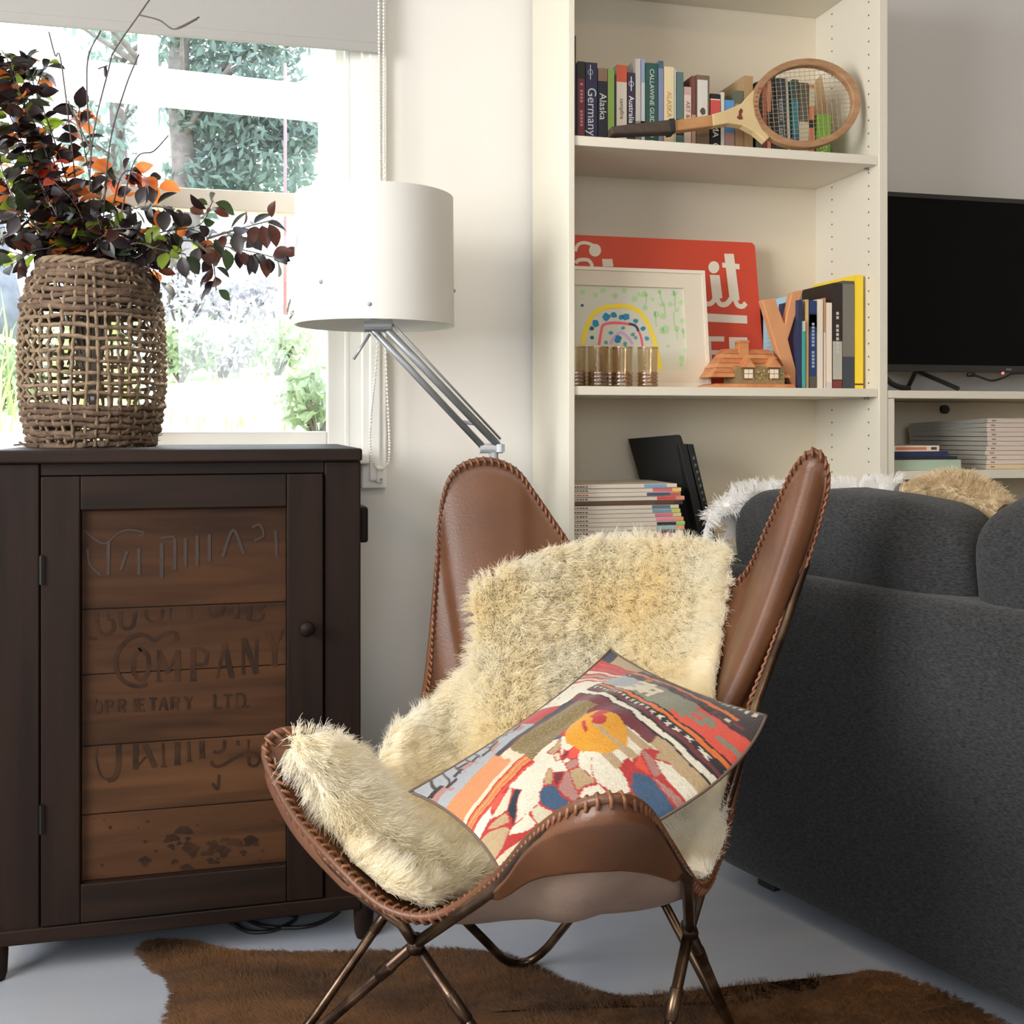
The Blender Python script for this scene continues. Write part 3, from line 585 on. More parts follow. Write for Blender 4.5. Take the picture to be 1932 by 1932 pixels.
m = MB(); q = PD(199, 135, 2.27); m.ball(q, (.004, .004, .012), 8, 6); m.build('dried_leaf', LM[0], tw)

# ============================================================ FLOOR LAMP
sc = PD(707, 480, 2.33); lampb = PD(931, 850, 2.45)
lm = thing('floor_lamp', (lampb.x, lampb.y, 0), 'grey arm floor lamp with a large white drum shade beside the window', 'lamp')
rS = .1665; z0 = 1+.205*1.01; z1 = 1.478
m = MB(); m.lathe([(rS+.001, z0), (rS-.001, z1), (rS-.004, z1), (rS-.003, z0), (rS+.001, z0)], (sc.x, sc.y, 0), 64); shade = m.build('lamp_shade', M_lamp, lm, smooth=True); smooth_by_angle(shade)
for px, py in ((596, 548), (679, 590), (857, 548)):
    q = PD(px, py, 2.33); a = math.atan2(q.y-.17-sc.y, q.x-sc.x) if px < 800 else -.35
    xx = q.x-sc.x; yy = -math.sqrt(max(0, rS**2-xx**2)) if abs(xx) < rS else -.02
    m = MB(); m.ball((q.x, sc.y+yy*1.0, q.z), .0045, 8, 6); m.build('shade_screw', M_grey, shade)
m = MB()
for a in (0, 2.09, 4.18): m.tube([(sc.x, sc.y, z0+.05), (sc.x+rS*math.cos(a), sc.y+rS*math.sin(a), z0+.05)], .0022, 6)
m.tube([(sc.x, sc.y, z0+.02), (sc.x, sc.y, z0+.075)], .018, 14); m.build('socket', M_lamp, lm)
m = MB(); m.ball((sc.x, sc.y, z0+.12), (.03, .03, .042), 14, 10); m.build('bulb', M_lamp, lm, smooth=True)
hd = PD(712, 617, 2.27); pv = PD(930, 842, 2.45)
m = MB(); a = PD(688, 615, 2.27); b = PD(740, 614, 2.27); m.tube([a, b], .013, 14); m.tube([hd, (sc.x, sc.y, z0+.03)], .008, 10); m.build('arm_head', M_grey, lm, smooth=False)
for (p, q, r_) in (((703, 622), (915, 847), .0075), ((730, 622), (938, 838), .0085)):
    m = MB(); m.tube([PD(*p, 2.27), PD(*q, 2.445)], r_, 12); m.build('arm_rod', M_grey, lm, smooth=True)
m = MB(); m.tube([PD(742, 612, 2.265), PD(944, 828, 2.44)], .0028, 8); m.build('spring_rod', M_grey, lm, smooth=True)
m = MB(); m.tube([PD(698, 630, 2.26), PD(667, 678, 2.25)], .003, 8); m.build('tilt_lever', M_grey, lm, smooth=True)
m = MB(); m.tube([PD(872, 796, 2.42), PD(898, 800, 2.42), PD(920, 822, 2.43)], .004, 6); m.build('brace', M_grey, lm)
M_lg = mat('light_grey_metal', (.52, .55, .58), .4, metal=.3)
m = MB(); m.tube([PD(905, 846, 2.44), PD(948, 846, 2.45)], .011, 14); m.tube([PD(944, 838, 2.44), PD(944, 853, 2.44)], .010, 12); m.build('pivot', M_lg, lm)
m = MB(); m.tube([(lampb.x, lampb.y, .02), (lampb.x, lampb.y, lampb.z)], .011, 14); m.build('pole', M_lg, lm, smooth=True)
m = MB(); m.lathe([(0, 0), (.10, 0), (.10, .012), (.03, .02), (0, .022)], (lampb.x, lampb.y, 0), 32); m.build('base', M_lg, lm, smooth=True)

# ============================================================ BOOKCASE AND LOW SHELF UNIT
YF = 2.35; BX0, BX1 = .724, 1.526; BI0, BI1 = .739, 1.503; YBK = 2.655
SH = [(1.645, .022), (1.085, .020), (.716, .020), (.36, .02), (2.10, .022)]
bc = thing('bookcase', ((BX0+BX1)/2, 2.5, 0), 'tall white bookcase with open shelves right of the window wall', 'bookcase')
m = MB(); m.box(BX0, BI0, YF, YBK, 0, 2.12); m.build('side_panel', M_lam, bc, bevel=.0015)
m = MB(); m.box(BI1, BX1, YF, YBK, 0, 2.12); m.build('side_panel', M_lam, bc, bevel=.0015)
m = MB(); m.box(BI0, BI1, YBK-.008, YBK-.002, .05, 2.10); m.build('back_panel', M_lam2, bc)
for z, t in SH:
    m = MB(); m.box(BI0+.0008, BI1-.0008, YF+.006, YBK-.009, z-t, z); m.build('shelf', M_lam, bc, bevel=.0012)
m = MB(); m.box(BI0, BI1, YF+.03, YF+.045, 0, .07); m.build('plinth', M_lam, bc)
M_hole = flat(96, 84, 66)
m = MB()
for k in range(62):
    for y in (YF+.045, YF+.215):
        z = .14+k*.032
        if all(abs(z-(s-.01)) > .016 for s, t in SH): m.tube([(BI1-.0012, y, z), (BI1+.002, y, z)], .0022, 6)
stuff(m.build('pin_hole', M_hole, bc))
for z, t in SH[:2]:
    m = MB(); m.tube([(BI1-.012, YF+.045, z-t-.003), (BI1, YF+.045, z-t-.003)], .003, 8); m.build('shelf_pin', M_grey, bc)
un = thing('shelf_unit', (1.93, 2.5, 0), 'low white shelf unit under the television right of the tall bookcase', 'shelf unit')
UX0, UX1 = BX1+.001, 2.33; UI = UX0+.019; UF = YF+.002
m = MB(); m.box(UX0, UI, UF, YBK, 0, 1.061); m.build('side_panel', M_lam, un, bevel=.0015)
m = MB(); m.box(UX1-.02, UX1, UF, YBK, 0, 1.061); m.build('side_panel', M_lam, un, bevel=.0015)
m = MB(); m.box(UX0, UX1, UF-.001, YBK, 1.062, 1.081); m.build('top_board', M_lam, un, bevel=.0015)
m = MB(); m.box(UI, UX1-.02, YBK-.008, YBK-.002, .05, 1.06); m.build('back_panel', M_lam2, un)
for z in (.886, .56, .25):
    m = MB(); m.box(UI+.0006, UX1-.0206, UF+.006, YBK-.009, z-.021, z); m.build('shelf', M_lam, un, bevel=.0012)
m = MB(); q = PY(1800, 766, 2.60); m.tube([(q.x, YBK-.02, 1.040), (q.x, YBK-.0085, 1.040)], .012, 14); m.build('cable_grommet', M_black, un)

# ---- television
Yt = 2.535; ta = PY(1700, 366, Yt); tb = PY(1700, 700, Yt); TX0, TX1 = 1.545, 2.50; TZ0, TZ1 = tb.z, ta.z+.003
tv = thing('television', ((TX0+TX1)/2, Yt, 1.081), 'large black flat television standing on the low shelf unit', 'television')
m = MB(); m.box(TX0, TX1, Yt, Yt+.035, TZ0, TZ1); m.build('housing', M_black, tv, bevel=.004)
M_bez = mat('tv_bezel', (.030, .029, .027), .4)
m = MB(); m.box(TX0, TX1, Yt-.006, Yt-.0005, TZ1-.012, TZ1).box(TX0, TX1, Yt-.006, Yt-.0005, TZ0, TZ0+.017).box(TX0, TX0+.010, Yt-.006, Yt-.0005, TZ0+.017, TZ1-.012).box(TX1-.01, TX1, Yt-.006, Yt-.0005, TZ0+.017, TZ1-.012)
m.build('bezel', M_bez, tv)
m = MB(); m.box(TX0+.010, TX1-.010, Yt-.003, Yt-.0008, TZ0+.017, TZ1-.012); m.build('screen', M_screen, tv)
for sx in (1.76, 2.35):
    m = MB(); m.tube([(sx-.02, Yt+.015, TZ0+.002), (sx, Yt-.13, 1.0885)], .006, 8); m.tube([(sx-.02, Yt+.015, TZ0+.002), (sx, Yt+.09, 1.0885)], .006, 8); m.build('stand_leg', M_black, tv)
m = MB(); q = PY(1893, 705, Yt-.006); m.ball((q.x, Yt-.004, TZ0-.002), .0040, 10, 8); m.build('standby_light', mat('red_led', (1, .12, .10), .5, emit=1.6), tv)
m = MB(); q = PY(1903, 695, Yt-.006); m.box(q.x-.008, q.x+.008, Yt-.0066, Yt-.0058, TZ0+.005, TZ0+.010); m.build('badge', flat(120, 116, 110), tv)
m = MB(); m.tube(cr([tuple(PY(*p, Yt-.03)) for p in ((1832, 706), (1850, 712), (1872, 718), (1895, 712), (1912, 705), (1950, 704))], 6), .003, 6); m.tube(cr([tuple(PY(*p, Yt-.03)) for p in ((1826, 707), (1838, 707))], 4), .006, 8)
tag(m.build('power_cable', M_black, smooth=True), 'thin black cable looping below the television beside its red light', 'cable')
m = MB(); m.tube(cr([tuple(PY(*p, 2.45)) for p in ((1660, 700), (1680, 722), (1700, 731), (1716, 733))], 6), .007, 8)
tag(m.build('stand_cable', M_black, smooth=True), 'thick black cable at the bookcase end of the low shelf unit top', 'cable')

# ---- upright books
def book(px0, px1, pyt, z, Yf, col, label, depth=.14, cat='book', bands=(), txt=None, tcol=(235, 230, 215), tsize=.012, tfrac=.5, lean=0, group='books on the upper shelf', pages=True, tw=1.0):
    a = PY(px0, pyt, Yf); b = PY(px1, pyt, Yf); x0, x1 = a.x+.0006, b.x-.0006; h = (a.z+b.z)/2-z; depth = min(depth, YBK-.012-Yf)
    t = thing('book', ((x0+x1)/2, Yf+depth/2, z), label, cat, group); mm = flat(*col, .5); th = min(.0022, (x1-x0)*.2)
    def lx(m_):                                                     # lean about the bottom edge
        if lean: m_.v = [(x+(zz-z)*lean, y, zz) for x, y, zz in m_.v]
        return m_
    m = MB(); m.box(x0, x1, Yf, Yf+th, z, z+h).box(x0, x0+th, Yf+th, Yf+depth, z, z+h).box(x1-th, x1, Yf+th, Yf+depth, z, z+h); lx(m).build('cover', mm, t)
    m = MB(); m.box(x0+th, x1-th, Yf+th, Yf+depth-.004, z+.002, z+h-.003); lx(m).build('pages', M_pages, t)
    for f0, f1, c in bands:
        m = MB(); m.box(x0-.0001, x1+.0001, Yf-.0004, Yf+.0004, z+h*f0, z+h*f1); lx(m).build('spine_band', flat(*c, .5), t)
    if txt == '#':                                       # print too small to read: a column of short pale marks
        m = MB(); xc = (x0+x1)/2; n = 13; rr2 = random.Random(int(px0))
        for k in range(n):
            if rr2.random() < .18: continue
            zc = z+h*(tfrac-.26+.52*k/n); m.box(xc-tsize*.30+lean*(zc-z), xc+tsize*.30+lean*(zc-z), Yf-.0008, Yf-.0002, zc, zc+h*.52/n*.68)
        stuff(m.build('spine_print', flat(*tcol, .5), t))
    elif txt: text(t, txt, tsize, ((x0+x1)/2+lean*h*tfrac, Yf-.0007, z+h*tfrac), (lean, 0, -1) if not lean else (-lean, 0, -1), (1, 0, -lean if lean else 0), flat(*tcol, .5), 'spine_lettering', wscale=tw)
    return t
Z1 = SH[0][0]; Yb = 2.45
def zf(h0, h1): return (h0, h1)
B1 = [
 (1079, 1087, 67, (24, 26, 32), 'tall black book at the left end of the upper shelf', dict(bands=[(0, .62, (28, 32, 50))])),
 (1087.5, 1090, 118, (38, 42, 62), 'very thin slate-blue book beside the tall black one', {}),
 (1090, 1104, 116, (118, 44, 60), 'maroon book with a black top band on its spine', dict(bands=[(.80, 1, (34, 33, 36))], txt='#', tcol=(190, 140, 140), tsize=.011, tfrac=.5)),
 (1104.5, 1127.5, 118, (36, 42, 78), 'navy guidebook with Germany in white on the spine', dict(txt='Germany', tcol=(225, 228, 238), tsize=.030, tfrac=.42, bands=[])),
 (1128, 1146, 129, (28, 32, 56), 'dark navy guidebook with Alaska in white on the spine', dict(txt='Alaska', tcol=(238, 238, 238), tsize=.024, tfrac=.52, bands=[(.84, 1, (150, 120, 100))])),
 (1146.5, 1159.5, 130, (140, 172, 84), 'light green book with a white foot on the spine', dict(bands=[(0, .10, (205, 205, 190)), (.10, .24, (120, 140, 96))])),
 (1160, 1162.5, 140, (44, 46, 60), 'very thin dark book between the green and the white one', {}),
 (1163, 1183, 123, (206, 196, 178), 'white-spined book with an orange-red top', dict(bands=[(.80, 1, (196, 84, 58))], txt='campfire', tcol=(90, 78, 60), tsize=.014, tfrac=.48)),
 (1183.5, 1198, 137, (48, 38, 62), 'dark purple guidebook with Australia in white on the spine', dict(txt='Australia', tcol=(238, 238, 242), tsize=.018, tfrac=.52, bands=[])),
 (1199, 1209, 111, (190, 184, 176), 'pale grey tall book beside the purple guidebook', dict(bands=[(.12, .32, (120, 116, 112))])),
 (1209.5, 1217, 111, (140, 152, 180), 'thin pale blue book with a black square low on its spine', dict(bands=[(0, .74, (186, 188, 190)), (.20, .32, (40, 44, 50))])),
 (1217.5, 1241.5, 119, (36, 78, 74), 'dark teal book with a long title in capitals', dict(txt='CALLAWINE GUIDE TO IT', tcol=(196, 204, 190), tsize=.0155, tfrac=.5)),
 (1242, 1252, 115, (120, 130, 160), 'blue-grey book beside the dark teal one', dict(bands=[(.92, 1, (62, 92, 104))])),
 (1252.5, 1272, 126, (214, 196, 156), 'cream book with ALASKA in tan letters', dict(txt='ALASKA', tcol=(188, 140, 84), tsize=.017, tfrac=.56)),
 (1272.5, 1275.5, 132, (196, 204, 204), 'very thin white book beside the cream one', {}),
 (1276, 1290, 136, (84, 108, 104), 'grey-teal book with a black square on its spine', dict(bands=[(.22, .42, (28, 30, 32))])),
 (1290.5, 1304.5, 164, (208, 186, 172), 'short pale book with ART & ART on the spine', dict(txt='ART & ART', tcol=(110, 92, 84), tsize=.0145, tfrac=.56, bands=[(.88, 1, (190, 150, 146))])),
 (1305, 1313, 143, (112, 66, 60), 'thin maroon book with a photograph on the spine', dict(bands=[(.0, .5, (176, 140, 116))])),
 (1313.5, 1339, 142, (112, 92, 72), 'thick brown book with a pale spine label and dark emblem', dict()),
 (1340, 1359, 177, (28, 26, 28), 'black book with a red and a white-lettered band', dict(bands=[(.64, .90, (190, 78, 72)), (.90, .915, (230, 220, 210)), (.625, .64, (230, 220, 210))], txt='MA  G', tcol=(232, 228, 220), tsize=.022, tfrac=.30)),
 (1360, 1367, 174, (206, 198, 184), 'thin off-white book beside the black one', {}),
 (1367.5, 1386, 189, (84, 140, 190), 'blue and orange book behind the racket throat', dict(bands=[(0, .16, (222, 142, 96)), (.16, .42, (170, 130, 120))])),
 (1386.5, 1403, 171, (96, 98, 84), 'olive-grey book behind the racket throat', dict(bands=[(0, .16, (216, 132, 88)), (.16, .80, (164, 128, 100))])),
 (1403.5, 1421, 143, (168, 138, 98), 'tall tan book behind the racket rim', dict()),
 (1426, 1438, 155, (42, 44, 42), 'black-green book seen through the racket strings', dict(bands=[(.1, .3, (84, 96, 80))])),
 (1438.5, 1447, 150, (166, 92, 74), 'rust red book seen through the strings', dict(bands=[(0, .45, (128, 56, 56))])),
 (1447.5, 1455, 152, (200, 140, 104), 'pale orange book seen through the strings', dict(bands=[(.42, .60, (50, 50, 56))])),
 (1455.5, 1464, 137, (58, 52, 56), 'dark grey book taller than its neighbours behind the strings', {}),
 (1464.5, 1487, 148, (66, 72, 82), 'thick slate book with pale spine lettering behind the strings', dict(txt='#', tcol=(150, 160, 168), tsize=.014, lean=-.03)),
 (1487.5, 1493.5, 147, (206, 200, 178), 'thin white book leaning behind the racket strings', dict(lean=-.05)),
 (1495, 1507, 150, (58, 128, 142), 'bright teal book behind the strings', dict(bands=[(0, .32, (62, 98, 134)), (.75, 1, (80, 84, 78))])),
 (1507.5, 1526, 156, (92, 90, 78), 'thick book with a photographic upper spine and pale foot', dict(bands=[(0, .5, (206, 196, 172))])),
 (1526.5, 1537, 160, (204, 122, 92), 'orange book at the end of the row behind the racket', dict(bands=[(0, .08, (214, 200, 170)), (.72, .96, (196, 190, 160)), (.44, .54, (40, 38, 36))])),
 (1539, 1566, 216, (118, 164, 64), 'short bright green book behind the far racket rim', dict(txt='NEW', tcol=(206, 220, 170), tsize=.024, tfrac=.30, lean=.03)),
]
for p0, p1, pt, c, lab, kw in B1: book(p0, p1, pt, Z1, Yb, c, lab, **kw)
for o in [o for o in C.objects if o.get('label', '').startswith('thick brown book')]:
    a = PY(1316, 150, Yb-.0006); b = PY(1335, 235, Yb-.0006); m = MB(); m.box(a.x, b.x, Yb-.0008, Yb, b.z, a.z); m.build('spine_label', flat(204, 200, 192), o)
    q = PY(1326, 210, Yb-.0012); m = MB(); m.face([(q.x+.007*math.cos(k*.63)*(1+.2*math.sin(3*k)), q.y, q.z+.009*math.sin(k*.63)) for k in range(10)][::-1]); m.build('emblem', flat(84, 66, 58), o)
for lb, x_, py_ in (('navy guidebook with Germany', 1114, 136), ('dark purple guidebook', 1191, 158)):
    o = [o for o in C.objects if o.get('label', '').startswith(lb)][0]; q = PY(x_, py_, Yb-.0009); m = MB()
    ribbon(m, [(q.x+.006*math.cos(k*.52), q.y, q.z+.006*math.sin(k*.52)) for k in range(12)], .0011, closed=True, nrm=NP); ribbon(m, [(q.x, q.y, q.z+.017), (q.x, q.y, q.z-.017)], .0022, nrm=NP); m.build('spine_emblem', flat(216, 220, 232), o)
# tan fan leaning in the corner
m = MB(); P_ = [PY(x, y, Yy) for x, y, Yy in ((1598, 112, 2.63), (1602, 135, 2.63), (1592, 165, 2.62), (1580, 230, 2.59), (1570, 272, 2.56), (1548, 268, 2.56), (1538, 215, 2.58), (1538, 152, 2.61), (1570, 122, 2.63))]
m.prism(P_, (.002, .004, 0)); fan = m.build('wooden_fan', mat('tan_paper', (.50, .35, .20), .75, col2=(.44, .30, .17), scale=10))
tag(fan, 'tan fan-shaped paddle leaning in the bookcase corner behind the racket', 'fan')
# ---- tennis racket
RP0 = PY(1150, 250, 2.365); RP1 = PY(1500, 281, 2.37); RP2 = PY(1520, 115, 2.425); RN = (RP1-RP0).cross(RP2-RP0).normalized()
if RN.y > 0: RN = -RN
def rp(px, py, off=0): return on_plane(px, py, RP0, RN, off)
M_rw = mat('racket_wood', (.33, .17, .085), .4, col2=(.43, .25, .13), scale=20, stretch=(1, 1, 4)); M_rw2 = mat('racket_wood_pale', (.66, .50, .27), .4, col2=(.60, .44, .23), scale=14); M_rw3 = mat('racket_shaft_wood', (.42, .20, .08), .4, col2=(.50, .26, .11), scale=20)
rk = thing('tennis_racket', PY(1520, 281, 2.37), 'old wooden tennis racket leaning against the books on the upper shelf', 'racket')
def ell(a, rx, ry, rot=-.08): return (1518+rx*math.cos(a)*math.cos(rot)-ry*math.sin(a)*math.sin(rot), 197+rx*math.cos(a)*math.sin(rot)+ry*math.sin(a)*math.cos(rot))
m = MB(); NE = 64; vs = []
for k in range(NE):
    a = k*2*math.pi/NE; o_ = rp(*ell(a, 103, 84)); i_ = rp(*ell(a, 89, 71)); vs += [o_+RN*.009, i_+RN*.009, i_-RN*.009, o_-RN*.009]
m.add(vs, [(k*4+j, ((k+1) % NE)*4+j, ((k+1) % NE)*4+(j+1) % 4, k*4+(j+1) % 4) for k in range(NE) for j in range(4)]); m.build('head_frame', M_rw, rk, bevel=.003)
m = MB(); pts = [(1340, 219), (1365, 212), (1395, 199), (1412, 180), (1421, 172), (1418, 196), (1422, 222), (1434, 247), (1449, 262), (1441, 270), (1420, 252), (1398, 240), (1372, 236), (1342, 241)]
m.prism([rp(x, y, .010) for x, y in pts], -RN*.020); m.build('throat', M_rw2, rk, bevel=.002)
m = MB(); m.prism([rp(x, y, .0095) for x, y in ((1266, 230), (1342, 219), (1343, 241), (1268, 251))], -RN*.019); m.build('shaft', M_rw3, rk, bevel=.003)
m = MB(); m.prism([rp(x, y, .013) for x, y in ((1149, 243), (1160, 241), (1262, 229), (1264, 253), (1150, 257))], -RN*.026); m.build('grip', mat('grip_leather', (.055, .036, .026), .7, col2=(.075, .05, .036), scale=60), rk, bevel=.005)
m = MB(); m.prism([rp(x, y, .0145) for x, y in ((1258, 229), (1269, 228), (1271, 253), (1260, 255))], -RN*.029); m.build('grip_collar', flat(30, 34, 36), rk, bevel=.002)
m = MB()
for pts in ([(1390, 214), (1394, 208), (1398, 213), (1395, 220), (1398, 229), (1391, 230), (1386, 226), (1390, 221)],): m.face([rp(x, y, .0108) for x, y in pts][::-1])
m.build('throat_emblem', flat(112, 50, 40), rk)
m = MB()
for k in range(9):
    a = math.pi*(.86+.035*k); x, y = ell(a, 96, 77); x2, y2 = ell(a+.02, 96, 77); ribbon(m, [rp(x-2, y, .0105), rp(x2+3, y2, .0105)], .003, nrm=RN)
stuff(m.build('head_lettering', flat(150, 86, 44), rk))
m = MB()
for k in range(1, 19):
    f = -1+2*k/19; x0 = f*88; yy = 70*math.sqrt(1-f*f); c_ = lambda u, v: (1518+u*math.cos(-.08)-v*math.sin(-.08), 197+u*math.sin(-.08)+v*math.cos(-.08))
    m.tube([rp(*c_(x0, -yy)), rp(*c_(x0, yy))], .0006, 4)
for k in range(1, 17):
    f = -1+2*k/17; y0_ = f*70; xx = 88*math.sqrt(1-f*f); m.tube([rp(*c_(-xx, y0_)), rp(*c_(xx, y0_))], .0006, 4)
stuff(m.build('strings', flat(160, 146, 116), rk))
m = MB()
for k in (0.93, 1.07):
    pass
# ---- middle shelf: red sign, framed painting, glasses, cottage, letter, books
Z2 = SH[1][0]
def leanplane(px, py_b, Yb_, py_t, Yt_):
    a = PY(px, py_b, Yb_); b = PY(px, py_t, Yt_); n = (Vector((1, 0, 0))).cross(b-a).normalized()
    return a, (n if n.y < 0 else -n)
A, AN = leanplane(1200, 730, 2.535, 450, 2.625); A.z = Z2; A = Vector((0, 2.535, Z2)); AN = Vector((0, -math.cos(.16), math.sin(.16)))
def sg(px, py, off=0): return on_plane(px, py, A, AN, off)
sign = thing('red_sign', (1.05, 2.56, Z2), 'large red sign board with white script letters behind the framed painting', 'sign')
bl_ = Vector((BI0+.004, 0, 0))
tl = sg(1085, 443); tr = sg(1420, 459); zt = max(tl.z, tr.z)
def sgx(x, z): y = A.y+(z-A.z)*math.tan(.16); return Vector((x, y, z))
brp = sg(1447, 730); trp = sg(1424, 461); r_ = .012
corner = [sgx(trp.x-r_*(1-math.sin(a))+0, zt-r_*(1-math.cos(a))) for a in [i*math.pi/12 for i in range(7)]]
pts = [sgx(BI0+.003, zt), *corner, sgx(brp.x*.3+trp.x*.7, Z2+.001), sgx(BI0+.003, Z2+.001)]
m = MB(); m.prism(pts, (0, .006, 0)); m.build('board', mat('red_enamel', srgb(206, 72, 48), .5, col2=srgb(198, 66, 44), scale=4), sign)
M_sw = flat(224, 214, 196, .5)
m = MB(); o_ = .0007; S5 = 400/1932
def c5(x, y): return (1080+x*S5, 430+y*S5)
def so(): INK[0] += 1; return o_+.000015*(INK[0] % 40)
def sgs(pts, w, k=6, cl=False):
    oo = so(); ribbon(m, [sg(*c5(*p), oo) for p in (cr(pts, k, cl) if len(pts) > 2 else pts)], w if not hasattr(w, '__len__') else w, nrm=AN)
def sgf(pts): oo = so(); m.face([sg(*c5(*p), oo) for p in pts])
def disc(cx, cy, rx, ry, f, n=20): return [(cx+rx*math.cos(k*2*math.pi/n), cy+ry*math.sin(k*2*math.pi/n)) for k in range(n)][::f]
sgf(disc(1287, 360, 50, 56, 1)); sgf(disc(205, 205, 55, 58, 1))
sgs([(25, 215), (45, 160), (85, 138), (135, 140), (190, 162), (230, 190)], [.007, .008, .008, .008, .010, .012, .014]*1 if False else .0085)
sgs([(24, 320), (60, 295), (110, 290), (150, 300), (172, 330), (178, 352)], .0095)
sgf([(268, 284), (362, 284), (372, 355), (275, 355)]); sgf([(1250, 428), (1340, 432), (1365, 640), (1275, 660)]); sgf([(1380, 236), (1468, 238), (1522, 660), (1432, 665)]); sgf([(1362, 318), (1520, 330), (1522, 380), (1365, 362)])
sgs([(1190, 650), (1215, 690), (1260, 690), (1300, 645)], .0125); sgs([(1310, 640), (1345, 695), (1400, 695), (1450, 640)], .0135); sgs([(1475, 640), (1505, 705), (1550, 715), (1580, 685)], .0125)
sgf([(1225, 780), (1590, 800), (1592, 873), (1228, 855)])
for q in ([(1240, 988), (1382, 990), (1382, 1036), (1242, 1034)], [(1245, 1034), (1262, 1034), (1275, 1290), (1258, 1290)], [(1262, 1114), (1374, 1116), (1376, 1158), (1264, 1156)], [(1268, 1240), (1340, 1240), (1330, 1286), (1272, 1286)], [(1425, 996), (1590, 998), (1600, 1040), (1426, 1036)], [(1426, 1036), (1478, 1038), (1490, 1140), (1430, 1140)]): sgf(q)
for f in range(len(m.f)):
    v = [Vector(m.v[i]) for i in m.f[f]]
    if (v[1]-v[0]).cross(v[2]-v[0]).dot(AN) < 0: m.f[f] = m.f[f][::-1]
mq = m
for f in mq.f:
    MB().add([mq.v[i] for i in f], [tuple(range(len(f)))]).build('letter_stroke', M_sw, sign) if len(f) != 4 or len(mq.f) < 3 else None
q4 = [f for f in mq.f if len(f) == 4]; m = MB(); m.add(mq.v, q4); stuff(m.build('lettering', M_sw, sign))
# framed painting
A2 = Vector((0, 2.475, Z2)); A2N = Vector((0, -math.cos(.13), math.sin(.13)))
def fp(px, py, off=0): return on_plane(px, py, A2, A2N, off)
def fx(x, z, off=0): return Vector((x, A2.y+(z-A2.z)*math.tan(.13), z))+A2N*off
pt = thing('framed_painting', (.9, 2.49, Z2), 'white framed rainbow painting in a wide white mount on the middle shelf', 'picture')
zt = fp(1326, 513).z; xr_ = fp(1332, 620).x; zo1 = fp(1285, 545).z; zo0 = fp(1296, 700).z; xo1 = fp(1291, 620).x
M_fr = flat(222, 212, 194, .55); M_mt = flat(214, 203, 184, .8); M_pp = flat(206, 204, 186, .8)
def slab(m, x0, x1, z0, z1, o0, o1): m.prism([fx(x0, z0, o1), fx(x1, z0, o1), fx(x1, z1, o1), fx(x0, z1, o1)], -A2N*(o1-o0))
xl0 = BI0+.004
m = MB(); slab(m, xl0, xr_, Z2+.001, Z2+.012, 0, .012); slab(m, xl0, xr_, zt-.008, zt, 0, .012); slab(m, xr_-.008, xr_, Z2+.012, zt-.008, 0, .012); m.build('frame', M_fr, pt)
m = MB(); slab(m, xl0, xo1, zo1, zt-.008, .002, .0085); slab(m, xl0, xo1, Z2+.012, zo0, .002, .0085); slab(m, xo1, xr_-.008, Z2+.012, zt-.008, .002, .0085); m.build('mount', M_mt, pt)
m = MB(); slab(m, xl0, xr_-.01, Z2+.012, zt-.01, .0, .003); m.build('paper', M_pp, pt)
art = {}
def A_(c, pts=None, stroke=None, w=0, k=6):
    m_ = art.setdefault(c, MB()); o2 = .0034+.00008*len(art)
    if pts: m_.face([fp(*c5(*p), o2) for p in pts])
    else: ribbon(m_, [fp(*c5(*p), o2) for p in cr(stroke, k)], w, nrm=A2N)
rnd = random.Random(9)
def blob(cx, cy, r, f=.25): return [(cx+r*(1+rnd.uniform(-f, f))*math.cos(k*.5236), cy+r*(1+rnd.uniform(-f, f))*math.sin(k*.5236)) for k in range(12)][::-1]
GREEN = (172, 206, 150)
for x, y, r in ((85, 588, 26), (275, 570, 27), (207, 615, 20), (383, 620, 26), (468, 572, 28), (560, 650, 28), (650, 610, 32), (600, 608, 18), (653, 735, 24), (730, 655, 18), (815, 700, 22), (885, 700, 22), (985, 680, 22), (920, 600, 26), (945, 750, 22), (1000, 850, 22), (760, 790, 26), (820, 810, 28), (840, 930, 40), (810, 935, 28), (1010, 940, 26), (945, 920, 24), (1025, 1115, 18), (990, 1190, 24), (985, 1245, 18), (785, 585, 20), (865, 1080, 16)): A_(GREEN, blob(x, y, r))
for st in ([(785, 570), (800, 640), (820, 700)], [(918, 575), (928, 650), (925, 720)], [(660, 600), (670, 650), (660, 720)], [(745, 760), (760, 900)], [(915, 770), (925, 900)], [(945, 900), (950, 1020)], [(1005, 930), (1010, 1010)], [(830, 700), (840, 800)]): A_(GREEN, stroke=st, w=.0035)
A_((238, 208, 60), stroke=[(85, 1070), (110, 960), (170, 810), (270, 735), (400, 715), (520, 725), (610, 775), (680, 870), (730, 990), (760, 1100), (800, 1300)], w=.0105)
A_((232, 96, 118), stroke=[(238, 1070), (255, 960), (275, 890), (340, 870), (420, 868), (520, 880)], w=.0065); A_((232, 96, 118), stroke=[(590, 930), (618, 990), (635, 1080)], w=.0055)
A_((62, 66, 108), stroke=[(510, 876), (560, 890), (585, 915), (596, 945)], w=.0065); A_((200, 160, 204), stroke=[(340, 1060), (370, 1010), (420, 960), (460, 965), (510, 1010), (545, 1065)], w=.0065)
for x, y, r in ((305, 815, 36), (370, 800, 28), (440, 820, 24), (485, 815, 34), (573, 850, 22), (205, 870, 34), (640, 920, 22), (672, 1010, 20), (410, 1015, 34), (300, 1045, 18), (345, 958, 20), (455, 915, 18), (545, 975, 18), (572, 1003, 16), (475, 1060, 18)): A_((46, 130, 170) if r > 20 else (84, 150, 170), blob(x, y, r))
